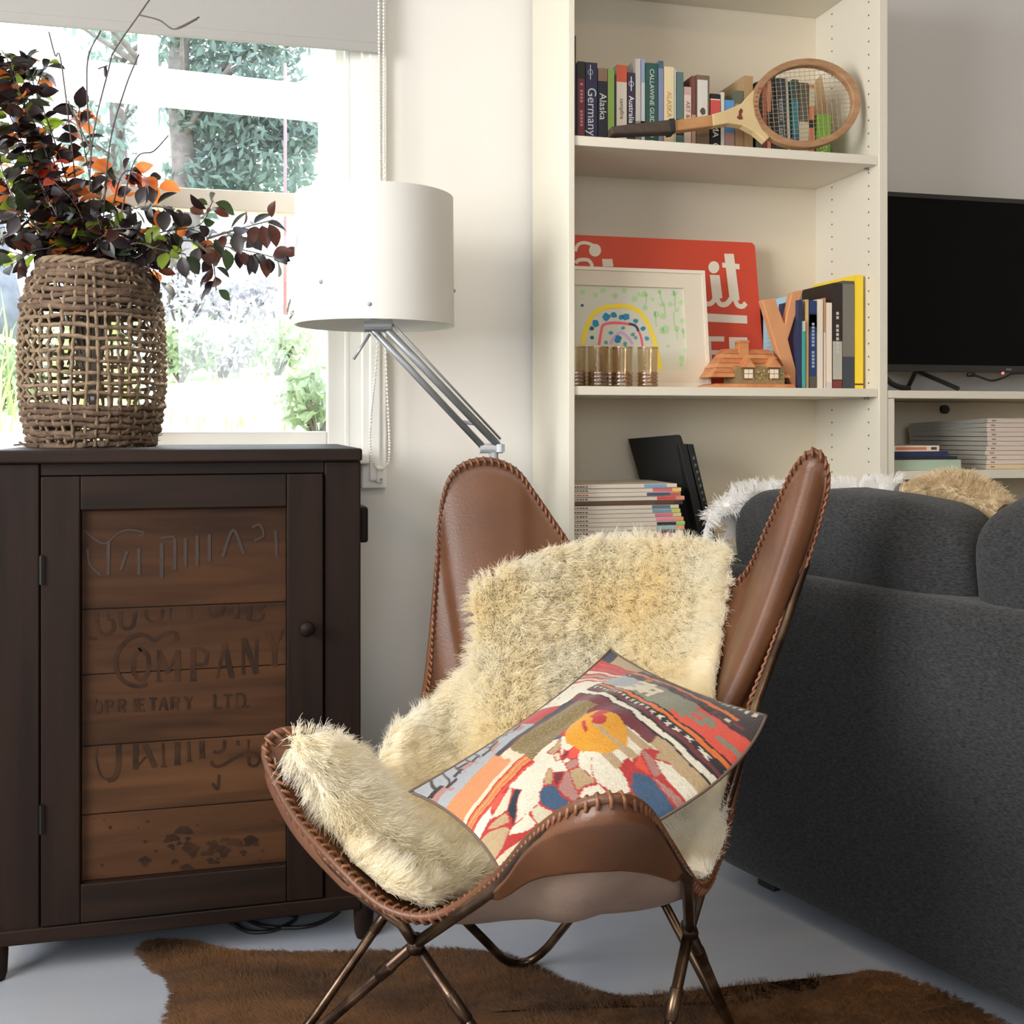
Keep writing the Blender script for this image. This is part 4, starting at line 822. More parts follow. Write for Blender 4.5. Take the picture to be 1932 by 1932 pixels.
for x, y, r in ((172, 920, 20), (175, 1003, 18), (85, 710, 14)): A_((44, 96, 100), blob(x, y, r, .15))
for c, m_ in art.items():
    for f in range(len(m_.f)):
        v = [Vector(m_.v[i]) for i in m_.f[f]]
        if (v[1]-v[0]).cross(v[2]-v[0]).dot(A2N) < 0: m_.f[f] = m_.f[f][::-1]
    stuff(m_.build('painted_marks', flat(*c, .8), pt))
# ribbed glasses
M_gl = glass_mat('amber_glass', (.96, .91, .83), .08, .10); M_gl2 = glass_mat('amber_glass_foot', (.74, .56, .36), .30, .16); gp = None
spots = [(1086, 700, 2.425), (1128, 700, 2.415), (1174, 700, 2.41), (1222, 700, 2.405), (1150, 700, 2.445)]
GLAB = ['amber ribbed tumbler half hidden by the bookcase side', 'amber ribbed tumbler, second from the bookcase side in the front row', 'amber ribbed tumbler in front of the rainbow centre', 'amber ribbed tumbler at the end of the row nearest the cottage', 'amber ribbed tumbler standing behind the front row']
gl0 = None
for k, (px, py, Yg) in enumerate(spots):
    c_ = PY(px, py, Yg)
    if gl0 is None:
        gl0 = thing('glass_tumbler', (c_.x, c_.y, Z2), GLAB[k], 'glass', 'amber ribbed tumblers'); H = PY(1174, 655, 2.41).z-Z2
        prof = [(0, .0005), (.021, .0005)]+[(.0212+.0016*abs(math.sin(i*math.pi/6)), .002+i*.0016) for i in range(19)]+[(.022, .036), (.0245, H-.001), (.0246, H), (.0228, H), (.0205, .036), (.0195, .008), (0, .007)]
        m = MB(); m.lathe(prof, (c_.x, c_.y, Z2), 32); o = m.build('bowl', M_gl, gl0, smooth=True)
        for i in range(4):
            m = MB(); m.lathe([(.0205, .002+i*.0085), (.0235, .0035+i*.0085), (.0240, .0062+i*.0085), (.0235, .0088+i*.0085), (.0205, .0102+i*.0085)], (c_.x, c_.y, Z2), 32); m.build('rib', M_gl2, gl0, smooth=True)
        m = MB(); m.lathe([(.0246, H-.0012), (.0251, H-.0006), (.0248, H+.0002), (.0226, H+.0002), (.0226, H-.0012), (.0246, H-.0012)], (c_.x, c_.y, Z2), 32); m.build('rim_highlight', mat('highlight_gold', (.75, .50, .22), .25, metal=1), gl0, smooth=True)  # gold ring added as a painted highlight on the glass rim
    else:
        g2 = gl0.copy(); C.objects.link(g2); g2.location = (c_.x, c_.y, Z2); g2['label'] = GLAB[k]
        for chd in list(gl0.children): d_ = chd.copy(); C.objects.link(d_); d_.parent = g2
# ceramic cottage
Yh = 2.40; M_ct = mat('glazed_terracotta', srgb(208, 146, 96), .35, col2=srgb(190, 122, 76), scale=30); M_ct2 = mat('glazed_roof', srgb(196, 128, 86), .35, col2=srgb(176, 108, 70), scale=40)
def hp(px, py, y=Yh): return PY(px, py, y)
ct = thing('ceramic_cottage', hp(1415, 730), 'small brown glazed ceramic cottage with thatched roof on the middle shelf', 'ornament')
xa, xb = hp(1332, 728).x, hp(1500, 728).x; ex = Vector((0, .085, 0)); Yq = Yh-.012
m = MB(); m.prism([(xa, Yq-.006, Z2), (xb-.004, Yq-.006, Z2), (xb-.012, Yq-.002, Z2+.010), (xa+.02, Yq-.002, Z2+.010), (xa+.006, Yq-.004, Z2+.006)], (0, .11, 0)); m.build('base', M_ct, ct, bevel=.002)
zb_ = Z2+.010; ww0, ww1 = hp(1386, 715).x, hp(1478, 715).x; zw = hp(1400, 690).z
m = MB(); m.box(ww0, ww1, Yh-.006, Yh+.06, zb_, zw); m.build('wall', mat('painted_garden_wall', srgb(156, 124, 86), .5, col2=srgb(128, 116, 78), scale=90), ct)
rows = 6; zr0, zr1 = hp(1400, 712).z, hp(1400, 657).z; xl0_, xr0_ = hp(1342, 712).x, hp(1492, 712).x; xl1, xr1 = hp(1378, 657).x, hp(1462, 657).x
for i in range(rows):
    f0, f1 = i/rows, (i+1.18)/rows; L = lambda a, b, f: a+(b-a)*f
    za, zb2 = L(zr0, zr1, f0), L(zr0, zr1, min(1, f1)); sw = .0015*math.sin(i*2)
    yo = Yh-.004+.028*f0; yo1 = Yh+.028*min(1, f1)
    segs = [(xl0_, xr0_, xl1, xr1)]
    x0a, x1a, x0b, x1b = L(xl0_, xl1, f0)-.001+sw, L(xr0_, xr1, f0)+.001+sw, L(xl0_, xl1, min(1, f1)), L(xr0_, xr1, min(1, f1))
    yb0, yb1 = Yh+.085-.028*f0, Yh+.085-.028*min(1, f1)
    if i < 2:                                   # the lower courses stop at the window bays
        for s0, s1, t0, t1 in ((x0a, ww0-.001, x0b, ww0+.002), (ww1+.001, x1a, ww1-.002, x1b)):
            m = MB(); m.add([(s0, yo, za), (s1, yo, za), (t1, yo1, zb2), (t0, yo1, zb2), (s0, yb0, za), (s1, yb0, za), (t1, yb1, zb2), (t0, yb1, zb2)], [(0, 1, 2, 3), (7, 6, 5, 4), (0, 4, 5, 1), (1, 5, 6, 2), (2, 6, 7, 3), (3, 7, 4, 0)])
            m.build('thatch_course', M_ct2 if i % 2 else M_ct, ct, bevel=.0012)
    else:
        m = MB(); m.add([(x0a, yo, za), (x1a, yo, za), (x1b, yo1, zb2), (x0b, yo1, zb2), (x0a, yb0, za), (x1a, yb0, za), (x1b, yb1, zb2), (x0b, yb1, zb2)], [(0, 1, 2, 3), (7, 6, 5, 4), (0, 4, 5, 1), (1, 5, 6, 2), (2, 6, 7, 3), (3, 7, 4, 0)])
        m.build('thatch_course', M_ct2 if i % 2 else M_ct, ct, bevel=.0012)
for cxp in (1409, 1457):
    d0, d1, dp = hp(cxp-15, 694), hp(cxp+13, 694), hp(cxp-1, 674)
    m = MB(); m.prism([(d0.x, Yh-.014, d0.z), (d1.x, Yh-.014, d1.z), (dp.x, Yh-.012, dp.z)], (0, .03, 0)); m.build('dormer', M_ct, ct, bevel=.001)
    w0, w1 = hp(cxp-10, 716), hp(cxp+10, 695); wn = MB().box(w0.x, w1.x, Yh-.009, Yh-.004, w0.z, w1.z).build('window', flat(112, 86, 58), ct)
    for i in range(2):
        for j in range(2):
            sx = (w1.x-w0.x); sz = (w1.z-w0.z); m = MB(); m.box(w0.x+sx*(.10+.42*i), w0.x+sx*(.48+.42*i), Yh-.0098, Yh-.0085, w0.z+sz*(.10+.42*j), w0.z+sz*(.47+.42*j)); m.build('pane', flat(232, 216, 190), wn)
m = MB(); rnd = random.Random(2)
for k in range(26):
    q = hp(rnd.uniform(1388, 1476), rnd.uniform(697, 716)); m.ball((q.x, Yh-.008, q.z), .0022, 6, 4, k % 2)
stuff(m.build('flowers', [flat(96, 116, 62), flat(206, 170, 120)], ct, smooth=True))
m = MB(); c0, c1 = hp(1402, 662), hp(1420, 641); m.box(c0.x, c1.x, Yh+.02, Yh+.04, c0.z-.01, c1.z); m.box(c0.x-.002, c1.x+.002, Yh+.018, Yh+.042, c1.z-.006, c1.z-.001); m.build('chimney', M_ct, ct, bevel=.001)
# wooden letter and books beside it
Yy = 2.42
m = MB(); M_yw = mat('pale_orange_wood', srgb(212, 152, 108), .5, col2=srgb(200, 140, 96), scale=14, stretch=(1, 1, .3))
P_ = [(1438, 566), (1462, 562), (1481, 612), (1494, 552), (1516, 547), (1487, 640), (1511, 728), (1497, 730), (1468, 668)]
m.prism([hp(x, max(y, 0), Yy) if y < 720 else Vector((hp(x, y, Yy).x, Yy, Z2)) for x, y in P_], (0, .022, 0)); tag(m.build('wooden_letter', M_yw, bevel=.002), 'forked orange-brown wooden letter Y beside the ceramic cottage', 'ornament')
G2 = 'books on the middle shelf'
m = MB(); a = hp(1440, 728, 2.48); b = hp(1511, 553, 2.46)
bb = thing('book', (1.35, 2.50, Z2), 'large light blue book standing with its cover showing behind the wooden letter', 'book', G2)
def q_(px, py, y, z=None): p_ = PY(px, py, y); return Vector((p_.x, p_.y, p_.z if z is None else z))
tL, tR, bR, bL = q_(1440, 570, 2.55), q_(1511, 552, 2.44), None, None; bL = Vector((tL.x, tL.y, Z2)); bR = Vector((tR.x, tR.y, Z2))
m = MB(); m.prism([bL, bR, tR, tL], (.003, .003, 0)); m.build('cover', flat(150, 184, 198), bb)
m = MB(); m.prism([bL+Vector((.004, .004, .002)), bR+Vector((.003, .004, .002)), tR+Vector((.003, .004, -.003)), tL+Vector((.004, .004, -.003))], (.008, .010, 0)); m.build('pages', M_pages, bb)
m = MB()
for k in range(16):
    f = .08+.05*k; p0 = bL.lerp(tL, f); p1 = bR.lerp(tR, f); n_ = Vector((-.5, -.85, 0))*.0008; ribbon(m, [p0.lerp(p1, .1)+n_, p0.lerp(p1, .9-.1*(k % 3))+n_], .0016, nrm=Vector((-.6, -.8, 0)))
m.build('cover_lines', flat(112, 150, 168), bb)
B2 = [(1506, 1515, 566, (44, 54, 86), 'dark blue thin book beside the wooden letter', {}), (1514.5, 1520, 606, (72, 160, 150), 'short turquoise book with a pinkish top', dict(bands=[(.85, 1, (214, 190, 176))], yf=2.40)), (1520.5, 1526, 565, (206, 172, 118), 'slim tan book beside the turquoise one', {}),
 (1527, 1541, 567, (42, 60, 104), 'navy book with silver lettering on the middle shelf', dict(txt='#', tcol=(160, 172, 196), tsize=.011, bands=[(0, .14, (90, 84, 72)), (.64, .86, (30, 40, 70)), (.7, .84, (180, 180, 184))])),
 (1541.5, 1553, 565, (222, 212, 194), 'tall white book beside the navy one', {}), (1554, 1558, 562, (190, 140, 100), 'very thin brown book between two white ones', dict(bands=[(0, .62, (222, 206, 190))])), (1558.5, 1570, 571, (228, 214, 196), 'second white book, slightly shorter', dict(bands=[(0, .08, (206, 196, 190))])),
 (1571, 1589, 534, (46, 38, 34), 'black photographic book with a vertical spine title', dict(bands=[(0, .08, (120, 56, 52)), (.09, .45, (176, 172, 160))], txt='#', tcol=(196, 186, 170), tsize=.011, tfrac=.52)),
 (1589.5, 1612, 530, (88, 84, 76), 'grey photographic book beside the yellow one', dict(bands=[(0, .3, (62, 66, 74)), (.3, .97, (116, 112, 102))])),
 (1612.5, 1629, 519, (236, 202, 50), 'bright yellow book at the end of the middle shelf', dict(bands=[(0, .035, (236, 202, 50)), (.035, .05, (70, 60, 40))]))]
for p0, p1, pt_, c, lab, kw in B2:
    yf = kw.pop('yf', 2.405); book(p0, p1, pt_, Z2, yf, c, lab, depth=.20, group=G2, **kw)
yb_ = [o for o in C.objects if o.get('label', '').startswith('bright yellow book')][0]
# ---- third shelf: magazines, black albums
Z3 = SH[2][0]; Ym = 2.39
tags = [((120, 160, 190), (214, 204, 186)), ((206, 108, 124), (234, 190, 96)), ((78, 84, 104), (198, 92, 76)), ((208, 76, 74), (228, 140, 110)), ((92, 60, 56), (60, 44, 40)), ((90, 112, 124), (210, 206, 160)), ((110, 150, 170), (190, 204, 110)), ((216, 110, 134), (222, 200, 130)), ((226, 140, 160), (230, 150, 100)), ((52, 52, 58), (160, 204, 120)), ((150, 188, 196), (232, 158, 118)), ((110, 60, 78), (196, 186, 180)), ((206, 120, 150), (196, 186, 180)), ((90, 120, 140), (214, 204, 186)), ((200, 90, 80), (220, 210, 190))]
mlab = ['topmost magazine of the stack, with a blue spine tag', 'magazine with a rose tag and a yellow end, second in the stack', 'magazine with a slate tag and red end in the stack', 'magazine with a red tag and a peach end in the stack', 'dark photographic magazine in the middle of the stack', 'magazine with a grey-blue tag and pale end in the stack', 'magazine with a blue tag and lime green end in the stack', 'magazine with a deep pink tag and cream end in the stack', 'magazine with a light pink tag and orange end in the stack', 'magazine with a black tag and green end in the stack', 'magazine with a pale aqua tag and peach end in the stack', 'magazine with a plum tag low in the stack', 'magazine with a pink tag low in the stack, by the fleece', 'magazine with a steel blue tag, second from the bottom', 'bottom magazine of the stack on the third shelf']
zt3 = PY(1150, 914, Ym).z; nm = 15; hm = (zt3-Z3)/nm
xm0 = BI0+.004; rnd = random.Random(14); ends = [1277, 1286, 1284, 1292, 1288, 1281, 1284, 1286, 1290, 1292, 1291, 1290, 1288, 1287, 1290]; cuts = [1215, 1232, 1220, 1240, 1236, 1230, 1231, 1236, 1238, 1239, 1238, 1239, 1236, 1235, 1238]
for k in range(nm):
    z1_ = zt3-k*hm; z0_ = z1_-hm+.0006; xe = PY(ends[k], 950, Ym).x; xc = PY(cuts[k], 950, Ym).x; xm = xc+(xe-xc)*.68; y0 = Ym+rnd.uniform(-.002, .003); cr_ = .13
    t = thing('magazine', ((xm0+xe)/2, y0+.1, z0_), mlab[k], 'magazine', 'magazines stacked on the third shelf')
    m = MB(); m.box(xm0, xe, y0, y0+.20, z0_, z1_); m.build('cover', flat(*((214, 203, 188) if k != 4 else (96, 74, 58)), .45), t, bevel=.001)
    m = MB(); m.box(xc, xm, y0-.0005, y0+.001, z0_+.0012, z1_-.0008); m.build('spine_tag', flat(*tags[k][0], .5), t)
    m = MB(); m.box(xm, xe-.001, y0-.0005, y0+.001, z0_+.0012, z1_-.0008); m.build('spine_tag', flat(*tags[k][1], .5), t)
    if k != 4:
        m = MB()
        for j in range(5): m.box(xm0+.006+j*.007, xm0+.010+j*.007+rnd.uniform(0, .002), y0-.0004, y0, z0_+hm*.3, z0_+hm*.6)
        m.build('spine_print', flat(*((196, 84, 66) if k == 2 else (96, 86, 78)), .6), t)
ab = thing('album', (PY(1240, 900, 2.45).x, 2.5, Z3), 'large black album standing with its cover turned to the room', 'album', 'black albums on the third shelf')
Ya = 2.44
def al(px, py, y): return PY(px, py, y)
p1, p2 = al(1185, 828, 2.58), al(1280, 820, 2.455); b1_ = al(1203, 915, 2.56); lean_ = Vector((.055, 0, 0))
bl2 = Vector((p1.x+.075, p1.y, Z3)); br2 = Vector((p2.x+.085, p2.y, Z3)); M_alb = mat('black_album', (.012, .013, .014), .42)
m = MB(); m.prism([bl2, br2, p2, p1], (.004, .0025, 0)); m.build('cover', M_alb, ab)
m = MB(); m.prism([bl2+Vector((.006, .004, .002)), br2+Vector((.003, .004, .002)), p2+Vector((.003, .004, -.003)), p1+Vector((.006, .004, -.003))], (.007, .004, 0)); m.build('pages', flat(60, 58, 54), ab)
f_ = lambda u, v: bl2.lerp(br2, u).lerp(p1.lerp(p2, u), v)+Vector((-.6, -.8, 0))*.0008
m = MB(); m.face([f_(u, v) for u, v in ((.36, .50), (.66, .50), (.68, .62), (.62, .575), (.54, .60), (.47, .57), (.38, .59))]); m.build('cover_emblem', flat(92, 76, 56), ab)
for (pa, pb, pt_, lab, sh_) in ((1281, 1296, 838, 'slim black album wedged behind the big one', .055), (1297, 1309, 838, 'black album with tiny spine lettering at the end of the row', .06)):
    a = PY(pa, pt_, 2.45); b = PY(pb, pt_, 2.45); t = thing('album', (a.x, 2.5, Z3), lab, 'album', 'black albums on the third shelf'); h = a.z-Z3
    m = MB(); m.add([(a.x+sh_, 2.45, Z3), (b.x+sh_-.0008, 2.45, Z3), (b.x-.0008, 2.45, a.z), (a.x, 2.45, a.z), (a.x+sh_, 2.62, Z3), (b.x+sh_-.0008, 2.62, Z3), (b.x-.0008, 2.62, a.z), (a.x, 2.62, a.z)], [(0, 1, 2, 3), (7, 6, 5, 4), (0, 4, 5, 1), (1, 5, 6, 2), (2, 6, 7, 3), (3, 7, 4, 0)]); m.build('cover', M_alb, t, bevel=.0015)
    if pa > 1290:
        m = MB()
        for k in range(7):
            f = .86-.07*k; x = a.x+sh_*(1-f)+(b.x-a.x)*.5; z = Z3+h*f; m.box(x-.0022, x+.0022, 2.4492, 2.45, z-.004, z+.003)
        m.build('spine_lettering', flat(96, 96, 96), t)
# ---- low unit: books and magazine stack
Zu = .886; Yu = 2.385
for (p1x, ya, yb2, c, lab, bands) in ((1813, 868, 887, (168, 186, 166), 'mint grey book at the bottom of the small pile on the low unit', []), (1806, 862, 868, (40, 42, 50), 'thin black book between the mint and the navy one', []), (1789, 852, 862, (42, 50, 86), 'navy book second from the top of the small pile', []), (1772, 841, 852, (226, 214, 198), 'white book with orange print on top of the small pile', [(.15, .75, (204, 130, 96)), (0, .08, (90, 70, 56)), (.84, .95, (90, 70, 56))])):
    d_ = Yu; z1_ = PY(1700, ya, Yu).z; z0_ = max(Zu, PY(1700, yb2, Yu).z)+.0003; x0 = UI+.002; x1 = PY(p1x, 860, Yu).x
    if z0_-Zu < .004: z0_ = Zu+.0002
    t = thing('book', ((x0+x1)/2, Yu+.07, z0_), lab, 'book', 'small pile of books on the low unit')
    m = MB(); m.box(x0, x1, Yu, Yu+.15, z0_, z0_+.0012).box(x0, x1, Yu, Yu+.15, z1_-.0012, z1_).box(x0, x1, Yu, Yu+.0015, z0_+.0012, z1_-.0012); m.build('cover', flat(*c, .5), t)
    m = MB(); m.box(x0+.002, x1-.002, Yu+.0015, Yu+.147, z0_+.0013, z1_-.0013); m.build('pages', M_pages, t)
    for f0, f1, cc in bands:
        m = MB(); m.box(x0+(x1-x0)*f0, x0+(x1-x0)*f1, Yu-.0005, Yu, z0_+.0035, z1_-.0035); m.build('spine_print', flat(*cc, .6), t)
zt4 = PY(1890, 789, 2.42).z; n4 = 11; h4 = (zt4-Zu)/n4; cn = PY(1861, 850, 2.415); rnd = random.Random(3)
for k in range(n4):
    z0_ = Zu+.0004+k*h4; jit = rnd.uniform(-.003, .003); a0 = Vector((cn.x+jit, cn.y+rnd.uniform(-.002, .002), z0_)); ex_ = Vector((.20, .0, 0)); ed = Vector((-.12, .19, 0))*.9
    t = thing('magazine', a0+ex_*.5+ed*.5, ['bottom', 'second from bottom', 'third from bottom', 'fourth from bottom', 'fifth from bottom', 'middle', 'fifth from top', 'fourth from top', 'third from top', 'second from top', 'topmost'][k]+' white magazine of the stack under the television', 'magazine', 'white magazines under the television')
    wv = .012*max(0, k-7)/3
    P0, P1, P2, P3_ = a0, a0+ex_, a0+ex_+ed, a0+ed; P3_ = P3_-Vector((0, 0, wv)); P2 = P2-Vector((0, 0, wv)); hv = Vector((0, 0, h4-.0009))
    v_ = [P0, P1, P2, P3_]; m = MB(); m.add(v_+[p+hv for p in v_], [(0, 3, 2, 1), (4, 5, 6, 7), (0, 1, 5, 4), (1, 2, 6, 5), (2, 3, 7, 6)]); m.build('cover', flat(*((216, 200, 188) if k else (214, 196, 160)), .5), t)
    i_ = Vector((.003, 0, 0)); m = MB()
    for s in range(4):
        zq = Vector((0, 0, (h4-.0009)*(.06+.235*s))); zr = Vector((0, 0, (h4-.0009)*(.06+.235*s+.19))); oo = Vector((-.0006*((s*7+k) % 3), 0, 0))
        m.add([P0+oo+zq, P3_+oo+zq, P3_+oo+zr, P0+oo+zr], [(0, 1, 2, 3)])
    m.build('pages', flat(150, 146, 136, .8), t)
    m = MB(); b0 = a0+Vector((.014, -.0005, h4*.3)); m.box(b0.x, b0.x+.012, b0.y, b0.y+.0006, b0.z, b0.z+h4*.25); m.build('spine_print', flat(120, 108, 100, .6), t)
for k in range(5):
    x0 = UI+.003+k*.022; t = thing('book', (x0+.01, 2.5, .56), ['dark blue book nearest the side panel behind the sofa', 'dark slate book second from the side panel behind the sofa', 'dark teal book in the middle of the low row behind the sofa', 'navy book fourth in the low row behind the sofa', 'dark grey book fifth in the low row behind the sofa'][k], 'book', 'dark books on the lower shelf of the unit')
    m = MB(); m.box(x0, x0+.020, 2.42, 2.58, .56, .835-.004*k); m.build('cover', flat(*[(34, 44, 70), (46, 54, 66), (32, 58, 70), (30, 40, 66), (50, 52, 58)][k]), t, bevel=.001)

# ============================================================ FUR (strands as hair curves)
def strands(name, roots, dirs, length, r, m, parent, npt=5, curl=.25, seed=1, label=None, grav=.25, tuft=.5, tufts=900):
    """hair curves grown from roots along dirs, drawn together into tufts"""
    rg = np.random.default_rng(seed); N = len(roots)
    tid = rg.integers(0, N, tufts); T = roots[tid]
    best = np.zeros(N, int); bd = np.full(N, 1e9)
    for c0 in range(0, N, 20000):
        D = ((roots[c0:c0+20000, None, :]-T[None])**2).sum(-1); best[c0:c0+20000] = D.argmin(1)
    tdir = dirs[tid]+rg.normal(0, .42, (tufts, 3)); tlen = rg.uniform(.75, 1.2, tufts)
    d = dirs*(1-tuft)+tdir[best]*tuft+rg.normal(0, .16, (N, 3)); d /= np.linalg.norm(d, axis=1)[:, None]
    L = length*tlen[best]*rg.uniform(.7, 1.1, N); cv = rg.normal(0, curl, (N, 3)); ph = rg.uniform(0, 6.28, N)
    tip = T[best]+tdir[best]/np.linalg.norm(tdir[best], axis=1)[:, None]*(length*tlen[best])[:, None]
    P = np.zeros((N, npt, 3))
    for k in range(npt):
        t = k/(npt-1); q = roots+d*(L*t)[:, None]+cv*(L*t*t)[:, None]*.6
        q[:, 2] -= grav*L*t*t
        q += (tip-q)*(.38*t*t*tuft)
        P[:, k] = q
    cu = bpy.data.hair_curves.new(name); cu.add_curves([npt]*N)
    o = bpy.data.objects.new(name, cu); C.objects.link(o)
    base = WL[parent.name] if parent else Vector((0, 0, 0))
    cu.position_data.foreach_set('vector', (P-np.array(base)).astype(np.float32).ravel())
    ra = cu.attributes.new('radius', 'FLOAT', 'POINT'); ra.data.foreach_set('value', np.tile(r*np.linspace(1, .35, npt), N).astype(np.float32))
    cu.materials.append(m)
    if parent: o.parent = parent
    WL[o.name] = base
    return stuff(o)
def sample_faces(V, Fq, n, seed):
    rg = np.random.default_rng(seed); a, b, c, d = (V[Fq[:, i]] for i in range(4))
    nr = np.cross(c-a, d-b); ar = np.linalg.norm(nr, axis=1)/2; idx = rg.choice(len(Fq), n, p=ar/ar.sum()); u = rg.random(n)[:, None]; v = rg.random(n)[:, None]
    p = (a[idx]*(1-u)+b[idx]*u)*(1-v)+(d[idx]*(1-u)+c[idx]*u)*v
    return p, nr[idx]/(np.linalg.norm(nr[idx], axis=1)[:, None]+1e-12)
def fur_mat(name, col, col2, rough=.75, trans=.3, scale=9):
    m = leaf_mat(name, col, col, trans); nt = m.node_tree; b = nt.nodes['Principled BSDF']; b.inputs['Roughness'].default_value = rough; b.inputs['Specular IOR Level'].default_value = .2
    tc = nt.nodes.new('ShaderNodeTexCoord'); nz = nt.nodes.new('ShaderNodeTexNoise'); nz.inputs['Scale'].default_value = scale; nz.inputs['Detail'].default_value = 4
    rp = nt.nodes.new('ShaderNodeValToRGB'); rp.color_ramp.elements[0].color = (*col2, 1); rp.color_ramp.elements[1].color = (*col, 1); rp.color_ramp.elements[0].position = .3; rp.color_ramp.elements[1].position = .62
    nt.links.new(tc.outputs['Object'], nz.inputs['Vector']); nt.links.new(nz.outputs['Fac'], rp.inputs[0])
    for n_ in nt.nodes:
        if n_.type == 'BSDF_TRANSLUCENT': nt.links.new(rp.outputs[0], n_.inputs[0])
    nt.links.new(rp.outputs[0], b.inputs['Base Color']); return m
def meshnp(name, V, Fq, mats, parent=None, smooth=True, mi=None, loc=None):
    base = WL[parent.name] if parent else Vector(loc if loc is not None else ((V[:, 0].min()+V[:, 0].max())/2, (V[:, 1].min()+V[:, 1].max())/2, V[:, 2].min()))
    me = bpy.data.meshes.new(name); me.from_pydata((V-np.array(base)).tolist(), [], Fq.tolist()); me.update()
    for m in (mats if isinstance(mats, (list, tuple)) else [mats]): me.materials.append(m)
    if mi is not None: me.polygons.foreach_set('material_index', mi)
    me.polygons.foreach_set('use_smooth', [smooth]*len(me.polygons))
    o = bpy.data.objects.new(name, me); C.objects.link(o)
    if parent: o.parent = parent
    else: o.location = base
    WL[o.name] = base; return o

# ============================================================ SOFA
sA = Vector((1.03, 2.25, 0)); sD = Vector((.288, -.958, 0)).normalized(); sN = Vector((-sD.y, sD.x, 0)); sN = sN if sN.x > 0 else -sN   # sN points to the seat side
sofa = thing('sofa', sA+sD*1.0+sN*.45, 'charcoal grey fabric sofa seen from behind, right of the leather chair', 'sofa')
def sbox(nm, s0, s1, n0, n1, z0, z1, bev=.03, parent=None, mm=None):
    m = MB(); c = sA+sD*((s0+s1)/2)+sN*((n0+n1)/2)+Vector((0, 0, (z0+z1)/2)); m.obox(c, sD*((s1-s0)/2), sN*((n1-n0)/2), Vector((0, 0, (z1-z0)/2)))
    o = m.build(nm, mm or M_sofa, parent or sofa, bevel=bev, seg=4); o.data.polygons.foreach_set('use_smooth', [True]*6); return o
sbox('back', 0, 2.15, 0, .17, .035, .692, .028)
sbox('arm', .24, .42, .171, .92, .035, .60, .04); sbox('arm', 1.95, 2.15, .171, .92, .035, .60, .04)
sbox('seat_base', .42, 1.95, .171, .90, .05, .30, .02)
for k in range(2): sbox('seat_cushion', .422+k*.764, 1.184+k*.764, .172, .93, .302, .44, .045)
for s, n in ((.1, .08), (2.05, .08), (.33, .85), (2.05, .85)): sbox('leg', s-.025, s+.025, n-.025, n+.025, 0, .036, .004, None, M_black)
def puffy(nm, s0, s1, n0, n1, z0, z1, parent, seed, lean=.0, pw=3.2):
    rg = np.random.default_rng(seed); V = []; nu, nv = 44, 44
    for i in range(nu+1):
        for j in range(nv):
            th = math.pi*(i/nu-.5); ph = 2*math.pi*j/nv
            sp = lambda x, e: math.copysign(abs(x)**e, x)
            e1, e2 = .34, .34
            x = sp(math.sin(th), e1); q = sp(math.cos(th), .55); y = q*sp(math.cos(ph), .55); z = q*sp(math.sin(ph), e2)
            wr = .012*math.sin(5*z+3*x+seed)*(1-abs(x))+.006*math.sin(13*x+4*z+2*seed)
            y2 = y*(n1-n0)/2*(1-.12*abs(x)**3)+wr; zz = (z0+z1)/2+z*(z1-z0)/2*(1-.05*(abs(x)**4))+.006*math.sin(6*x+seed)
            p = sA+sD*((s0+s1)/2+x*(s1-s0)/2)+sN*((n0+n1)/2+y2+lean*(zz-z0)); V.append((p.x, p.y, zz))
    Fq = np.array([(i*nv+j, i*nv+(j+1) % nv, (i+1)*nv+(j+1) % nv, (i+1)*nv+j) for i in range(nu) for j in range(nv)])
    return meshnp(nm, np.array(V), Fq, M_sofa, parent)
puffy('back_cushion', -.02, .60, .05, .25, .445, .866, sofa, 1, -.06)
puffy('back_cushion', .595, 1.29, .04, .27, .445, .892, sofa, 4, -.06)
puffy('back_cushion', 1.29, 1.95, .05, .27, .445, .885, sofa, 6, -.06)
# shaggy throws on the sofa
def throw(nm, label, cpts, widths, m_, cat, n, length, seed):
    Q = [np.array(p) for p in cr([tuple(p) for p in cpts], 8)]; V = []; K = 10
    for i, q in enumerate(Q):
        t = i/(len(Q)-1); w_ = np.interp(t, np.linspace(0, 1, len(widths)), widths)
        for k in range(K): a = -.5+(math.pi+1.0)*k/(K-1); V.append(q+np.array(sN)*w_*math.cos(a)*1.0+np.array((0, 0, .035*math.sin(a))))
    V = np.array(V); Fq = np.array([(i*K+k, i*K+k+1, (i+1)*K+k+1, (i+1)*K+k) for i in range(len(Q)-1) for k in range(K-1)])
    o = meshnp(nm, V, Fq, m_); tag(o, label, cat); p, nr = sample_faces(V, Fq, n, seed); Qa = np.array(Q); nrst = Qa[((p[:, None]-Qa[None])**2).sum(-1).argmin(1)]; nr *= np.sign(((p-nrst)*nr).sum(1))[:, None]; strands('fleece', p, nr, length, .0007, m_, o, seed=seed, tufts=200)
M_wf = fur_mat('white_fur', (.97, .96, .95), (.90, .89, .88)); M_cf = fur_mat('cream_fur', (.80, .68, .48), (.62, .48, .30))
throw('white_fur_throw', 'shaggy white fur throw over the sofa arm behind the cushion end', [PD(1352, 1010, 2.48), PD(1375, 978, 2.49), PD(1410, 955, 2.50), PD(1480, 948, 2.48), PD(1600, 945, 2.42), PD(1700, 942, 2.36)], [.04, .06, .06, .05, .04, .03], M_wf, 'throw', 5000, .028, 71)
